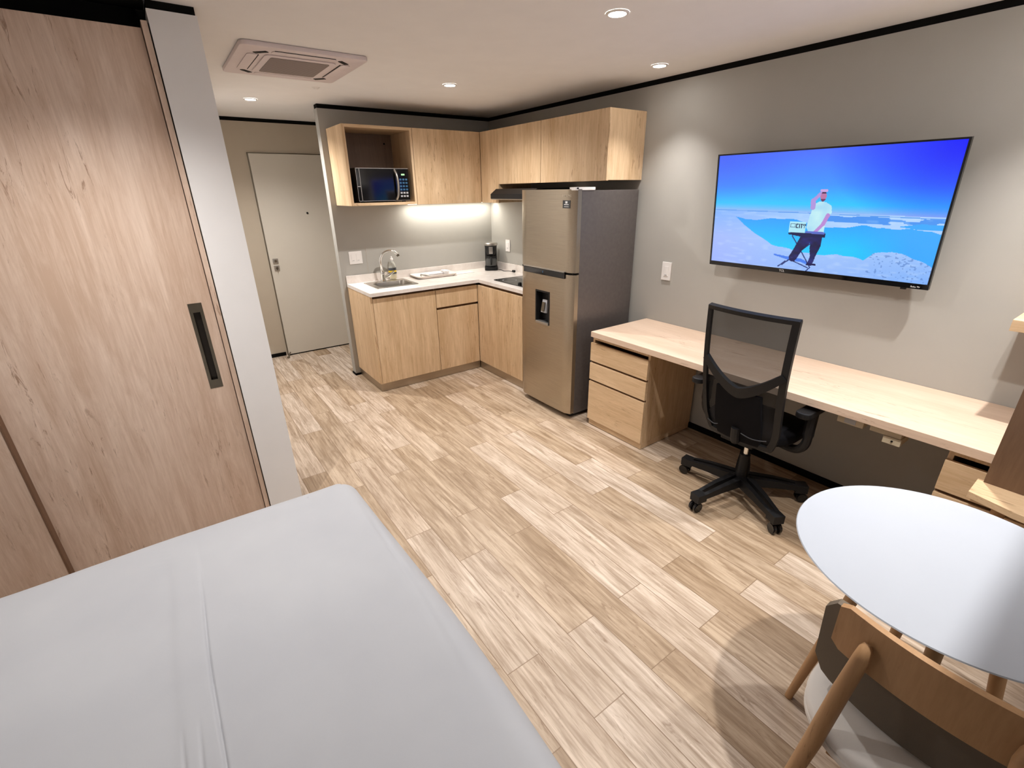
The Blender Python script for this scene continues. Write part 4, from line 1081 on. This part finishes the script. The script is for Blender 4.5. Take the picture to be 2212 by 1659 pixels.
# ================================================================== BED
bd = thing('bed', 'large bed under a smooth pale grey cover in the lower left foreground', 'bed', (-3.5, -3.9, 0))
BX0, BX1, BY0, BY1, BZ = -4.45, -2.478, -4.85, -2.618, .562
q = bmesh.new(); NXb, NYb = 150, 170
def bedz(x, y):
    dx = min(BX1 - x, x - BX0); dy = min(BY1 - y, y - BY0)
    r = .085
    z = BZ
    ex = max(0, r - dx); ey = max(0, r - dy); e_ = math.hypot(ex, ey)
    z -= r - math.sqrt(max(0, r * r - min(e_, r) ** 2))
    z += .010 * (vn(x * 1.6, y * 1.6) - .5) + .003 * (vn(x * 6 + 4, y * 5) - .5)
    # long folds running along the bed: a crisp seam, a soft one, and a slack line near the side
    fade = max(0, min(1, (-2.90 - y) / .25)); f0 = max(0, min(1, (-2.72 - y) / .15))
    wy = .0025 * math.sin(y * 9)
    u = x + 3.073 + wy
    z -= .0055 * fade * math.exp(-(u / .0035) ** 2)
    z += .0035 * f0 * (1 / (1 + math.exp(-(x + 3.145 + wy) / .006)) - 1 / (1 + math.exp(-u / .003)))
    near = max(0, min(1, (-3.45 - y) / .2))
    z -= .005 * near * (math.exp(-((x + 3.110 - wy) / .004) ** 2) + math.exp(-((x + 3.143) / .004) ** 2))
    g2 = max(0, min(1, (-2.85 - y) / .2)) * max(0, min(1, (y + 3.75) / .4))
    xl = -2.519 + (y + 2.891) * .064
    z -= .006 * g2 * math.exp(-((x - xl) / .007) ** 2)
    # quilting wrinkles near the foot
    z += .0022 * math.exp(-(((x + 3.17) / .06) ** 2 + ((y + 2.80) / .08) ** 2)) * math.sin(y * 260 + x * 120)
    return z
def warp(i, n_, a0, a1):   # finer cells near the edges
    t_ = i / n_; t_ = t_ - .12 * math.sin(2 * PI * t_) / (2 * PI) * 3; return a0 + (a1 - a0) * t_
gx = sorted([warp(i, NXb, BX0, BX1) for i in range(NXb + 1)] + [-3.175 + .0025 * i for i in range(48)]); NXb = len(gx) - 1
gy = [warp(j, NYb, BY0, BY1) for j in range(NYb + 1)]
def edge(x, y):
    # slight bulge of the sides and rounded corners
    bx = .012 * math.sin(y * 3.1) if x > BX1 - .2 else 0
    r = .07
    if x > BX1 - r and y > BY1 - r:
        ux, uy = (x - BX1 + r) / r, (y - BY1 + r) / r
        m_ = max(ux, uy); L = math.hypot(ux, uy)
        if L > 0: x = BX1 - r + ux / L * m_ * r; y = BY1 - r + uy / L * m_ * r
    return x + bx, y
top = [[None] * (NYb + 1) for _ in range(NXb + 1)]
for i, x in enumerate(gx):
    for j, y in enumerate(gy):
        X_, Y_ = edge(x, y); top[i][j] = q.verts.new((X_, Y_, bedz(x, y)))
for i in range(NXb):
    for j in range(NYb): q.faces.new([top[i][j], top[i + 1][j], top[i + 1][j + 1], top[i][j + 1]])
per = [top[i][0] for i in range(NXb)] + [top[NXb][j] for j in range(NYb)] + [top[i][NYb] for i in range(NXb, 0, -1)] + [top[0][j] for j in range(NYb, 0, -1)]
prev = per
cxb, cyb = (BX0 + BX1) / 2, (BY0 + BY1) / 2
for s_, z in ((1.004, .40), (1.002, .30), (1.0, .20)):
    cur = [q.verts.new((cxb + (v.co.x - cxb) * s_, cyb + (v.co.y - cyb) * s_, z + .004 * math.sin(k * .35))) for k, v in enumerate(per)]
    for k in range(len(per)): q.faces.new([prev[k], prev[(k + 1) % len(per)], cur[(k + 1) % len(per)], cur[k]])
    prev = cur
obj('cover', q, M['quilt'], bd, smooth=True, auto=80)
q = B(); box(q, BX0 + .03, BX1 - .04, BY0 + .03, BY1 - .04, .20, .44, .03); obj('mattress', q, M['seat_cream'], bd)
q = B(); box(q, BX0 + .05, BX1 - .06, BY0 + .05, BY1 - .06, .03, .199, .005); obj('bed_base', q, M['dark_wood'], bd)
for x in (BX0 + .1, BX1 - .11):
    for y in (BY0 + .1, BY1 - .11):
        q = B(); box(q, x - .02, x + .02, y - .02, y + .02, 0.0, .0295); obj('foot', q, M['black_plastic'], bd)

# ================================================================== CEILING: air conditioner and downlights
C0 = CEIL + .02
ac = thing('ceiling_air_conditioner', 'square ceiling cassette air conditioner with central grille and four air slots', 'air conditioner', (-2.11, -1.25, CEIL))
ax0, ax1, ay0, ay1 = -2.415, -1.80, -1.60, -.93
q = B(); prism(q, rrect(ax0, ax1, ay0, ay1, .03), 'z', C0 - .022, C0 - .0005, .006); obj('panel', q, M['ac_plastic'], ac, smooth=True)
q = B()
t = bmesh.new(); gx0, gx1, gy0, gy1 = ax0 + .13, ax1 - .13, ay0 + .13, ay1 - .13
merge(q, t); prism(q, rrect(gx0, gx1, gy0, gy1, .03), 'z', C0 - .028, C0 - .0225, .002); gr = obj('grille_frame', q, M['ac_plastic'], ac, smooth=True)
q = B(); prism(q, rrect(gx0 + .03, gx1 - .03, gy0 + .03, gy1 - .03, .015), 'z', C0 - .0300, C0 - .0282, .001); obj('intake_grille', q, M['ac_grille'], gr, label='grey louvred intake grille')
for (a, b_, c, d_) in ((gx0 + .02, gx1 - .02, ay0 + .055, ay0 + .105), (gx0 + .02, gx1 - .02, ay1 - .105, ay1 - .055), (ax0 + .05, ax0 + .10, gy0 + .02, gy1 - .02), (ax1 - .10, ax1 - .05, gy0 + .02, gy1 - .02)):
    q = B(); prism(q, rrect(a, b_, c, d_, .018), 'z', C0 - .0260, C0 - .0225, .002); vn_ = obj('air_vane', q, M['ac_plastic'], ac, smooth=True)
    q = B()
    if b_ - a > d_ - c: box(q, a + .01, b_ - .01, (c - .006 if c < -1.3 else d_ + .002), (c - .002 if c < -1.3 else d_ + .006), C0 - .0240, C0 - .0223)
    else: box(q, (b_ + .002 if a < -2.1 else a - .006), (b_ + .006 if a < -2.1 else a - .002), c + .01, d_ - .01, C0 - .0240, C0 - .0223)
    obj('vane_slot', q, M['gap'], vn_)
for (x, y, r) in ((ax0 + .105, ay0 + .105, 45), (ax1 - .105, ay0 + .105, -45), (ax0 + .105, ay1 - .105, -45), (ax1 - .105, ay1 - .105, 45)):
    q = B(); box(q, x - .012, x + .012, y - .035, y + .035, C0 - .0245, C0 - .0223, rot=Matrix.Rotation(math.radians(r), 3, 'Z')); obj('corner_slot', q, M['gap'], ac)
q = B(); lathe(q, (-1.821, -.637, C0 - .010), [(.012, 0), (.02, .006), (.028, .0095)], 20); solo('ceiling_sensor', q, M['white_plastic'], 'tiny white round sensor on the ceiling beside the air conditioner', 'sensor', smooth=True)

def downlight(x, y, label, wall=False, k=1.0, ang=None):
    t = thing('recessed_downlight', label, 'ceiling light', (x, y, CEIL), 'recessed ceiling downlights')
    q = B(); lathe(q, (x, y, C0 - .0065), [(.036, .0015), (.0365, 0), (.044, 0), (.048, .0035), (.048, .0062)], 40, cap=False); obj('trim_ring', q, M['white_plastic'], t, smooth=True)
    q = B(); lathe(q, (x, y, C0 - .0045), [(.0005, 0), (.036, 0), (.036, .003)], 32, cap=False); obj('lens', q, M['lamp_glow'], t)
    ld = bpy.data.lights.new('downlight_beam', 'SPOT'); ld.energy = LAMP_POWER * k; ld.color = LAMP_COLOR; ld.shadow_soft_size = .022
    ld.spot_size = math.radians(ang or (WALL_SPOT_ANGLE if wall else SPOT_ANGLE)); ld.spot_blend = SPOT_BLEND
    lo_ = bpy.data.objects.new('downlight_beam', ld); COL.objects.link(lo_); lo_.parent = t; lo_.location = (0, 0, C0 - .012 - CEIL)
downlight(-1.183, -2.791, 'round recessed downlight at the top of the picture, largest of the ceiling lights')
downlight(-.302, -2.311, 'round recessed downlight nearest the grey television wall', True, .75)
downlight(-1.085, -1.189, 'round recessed downlight in front of the kitchen wall cabinets', k=1.4, ang=150)
downlight(-2.122, .049, 'round recessed downlight in the entry passage behind the air conditioner', k=1.5)
# the rest of the lamp grid and one added fill lamp, above and behind the camera's frame
downlight(-.42, -4.15, 'round recessed downlight above the right end of the desk', True, 1.35)
downlight(-1.42, -4.25, 'round recessed downlight above the white table', k=1.35)
downlight(-.302, -5.51, 'round recessed downlight by the television wall behind the white table', True)
downlight(-1.60, -5.70, 'round recessed downlight added at the back of the room for ambient light', k=.4)  # unseen lamp, added to raise the ambient light of the room
downlight(-3.10, -2.60, 'round recessed downlight in front of the wardrobe above the foot of the bed', k=1.25, ang=130)
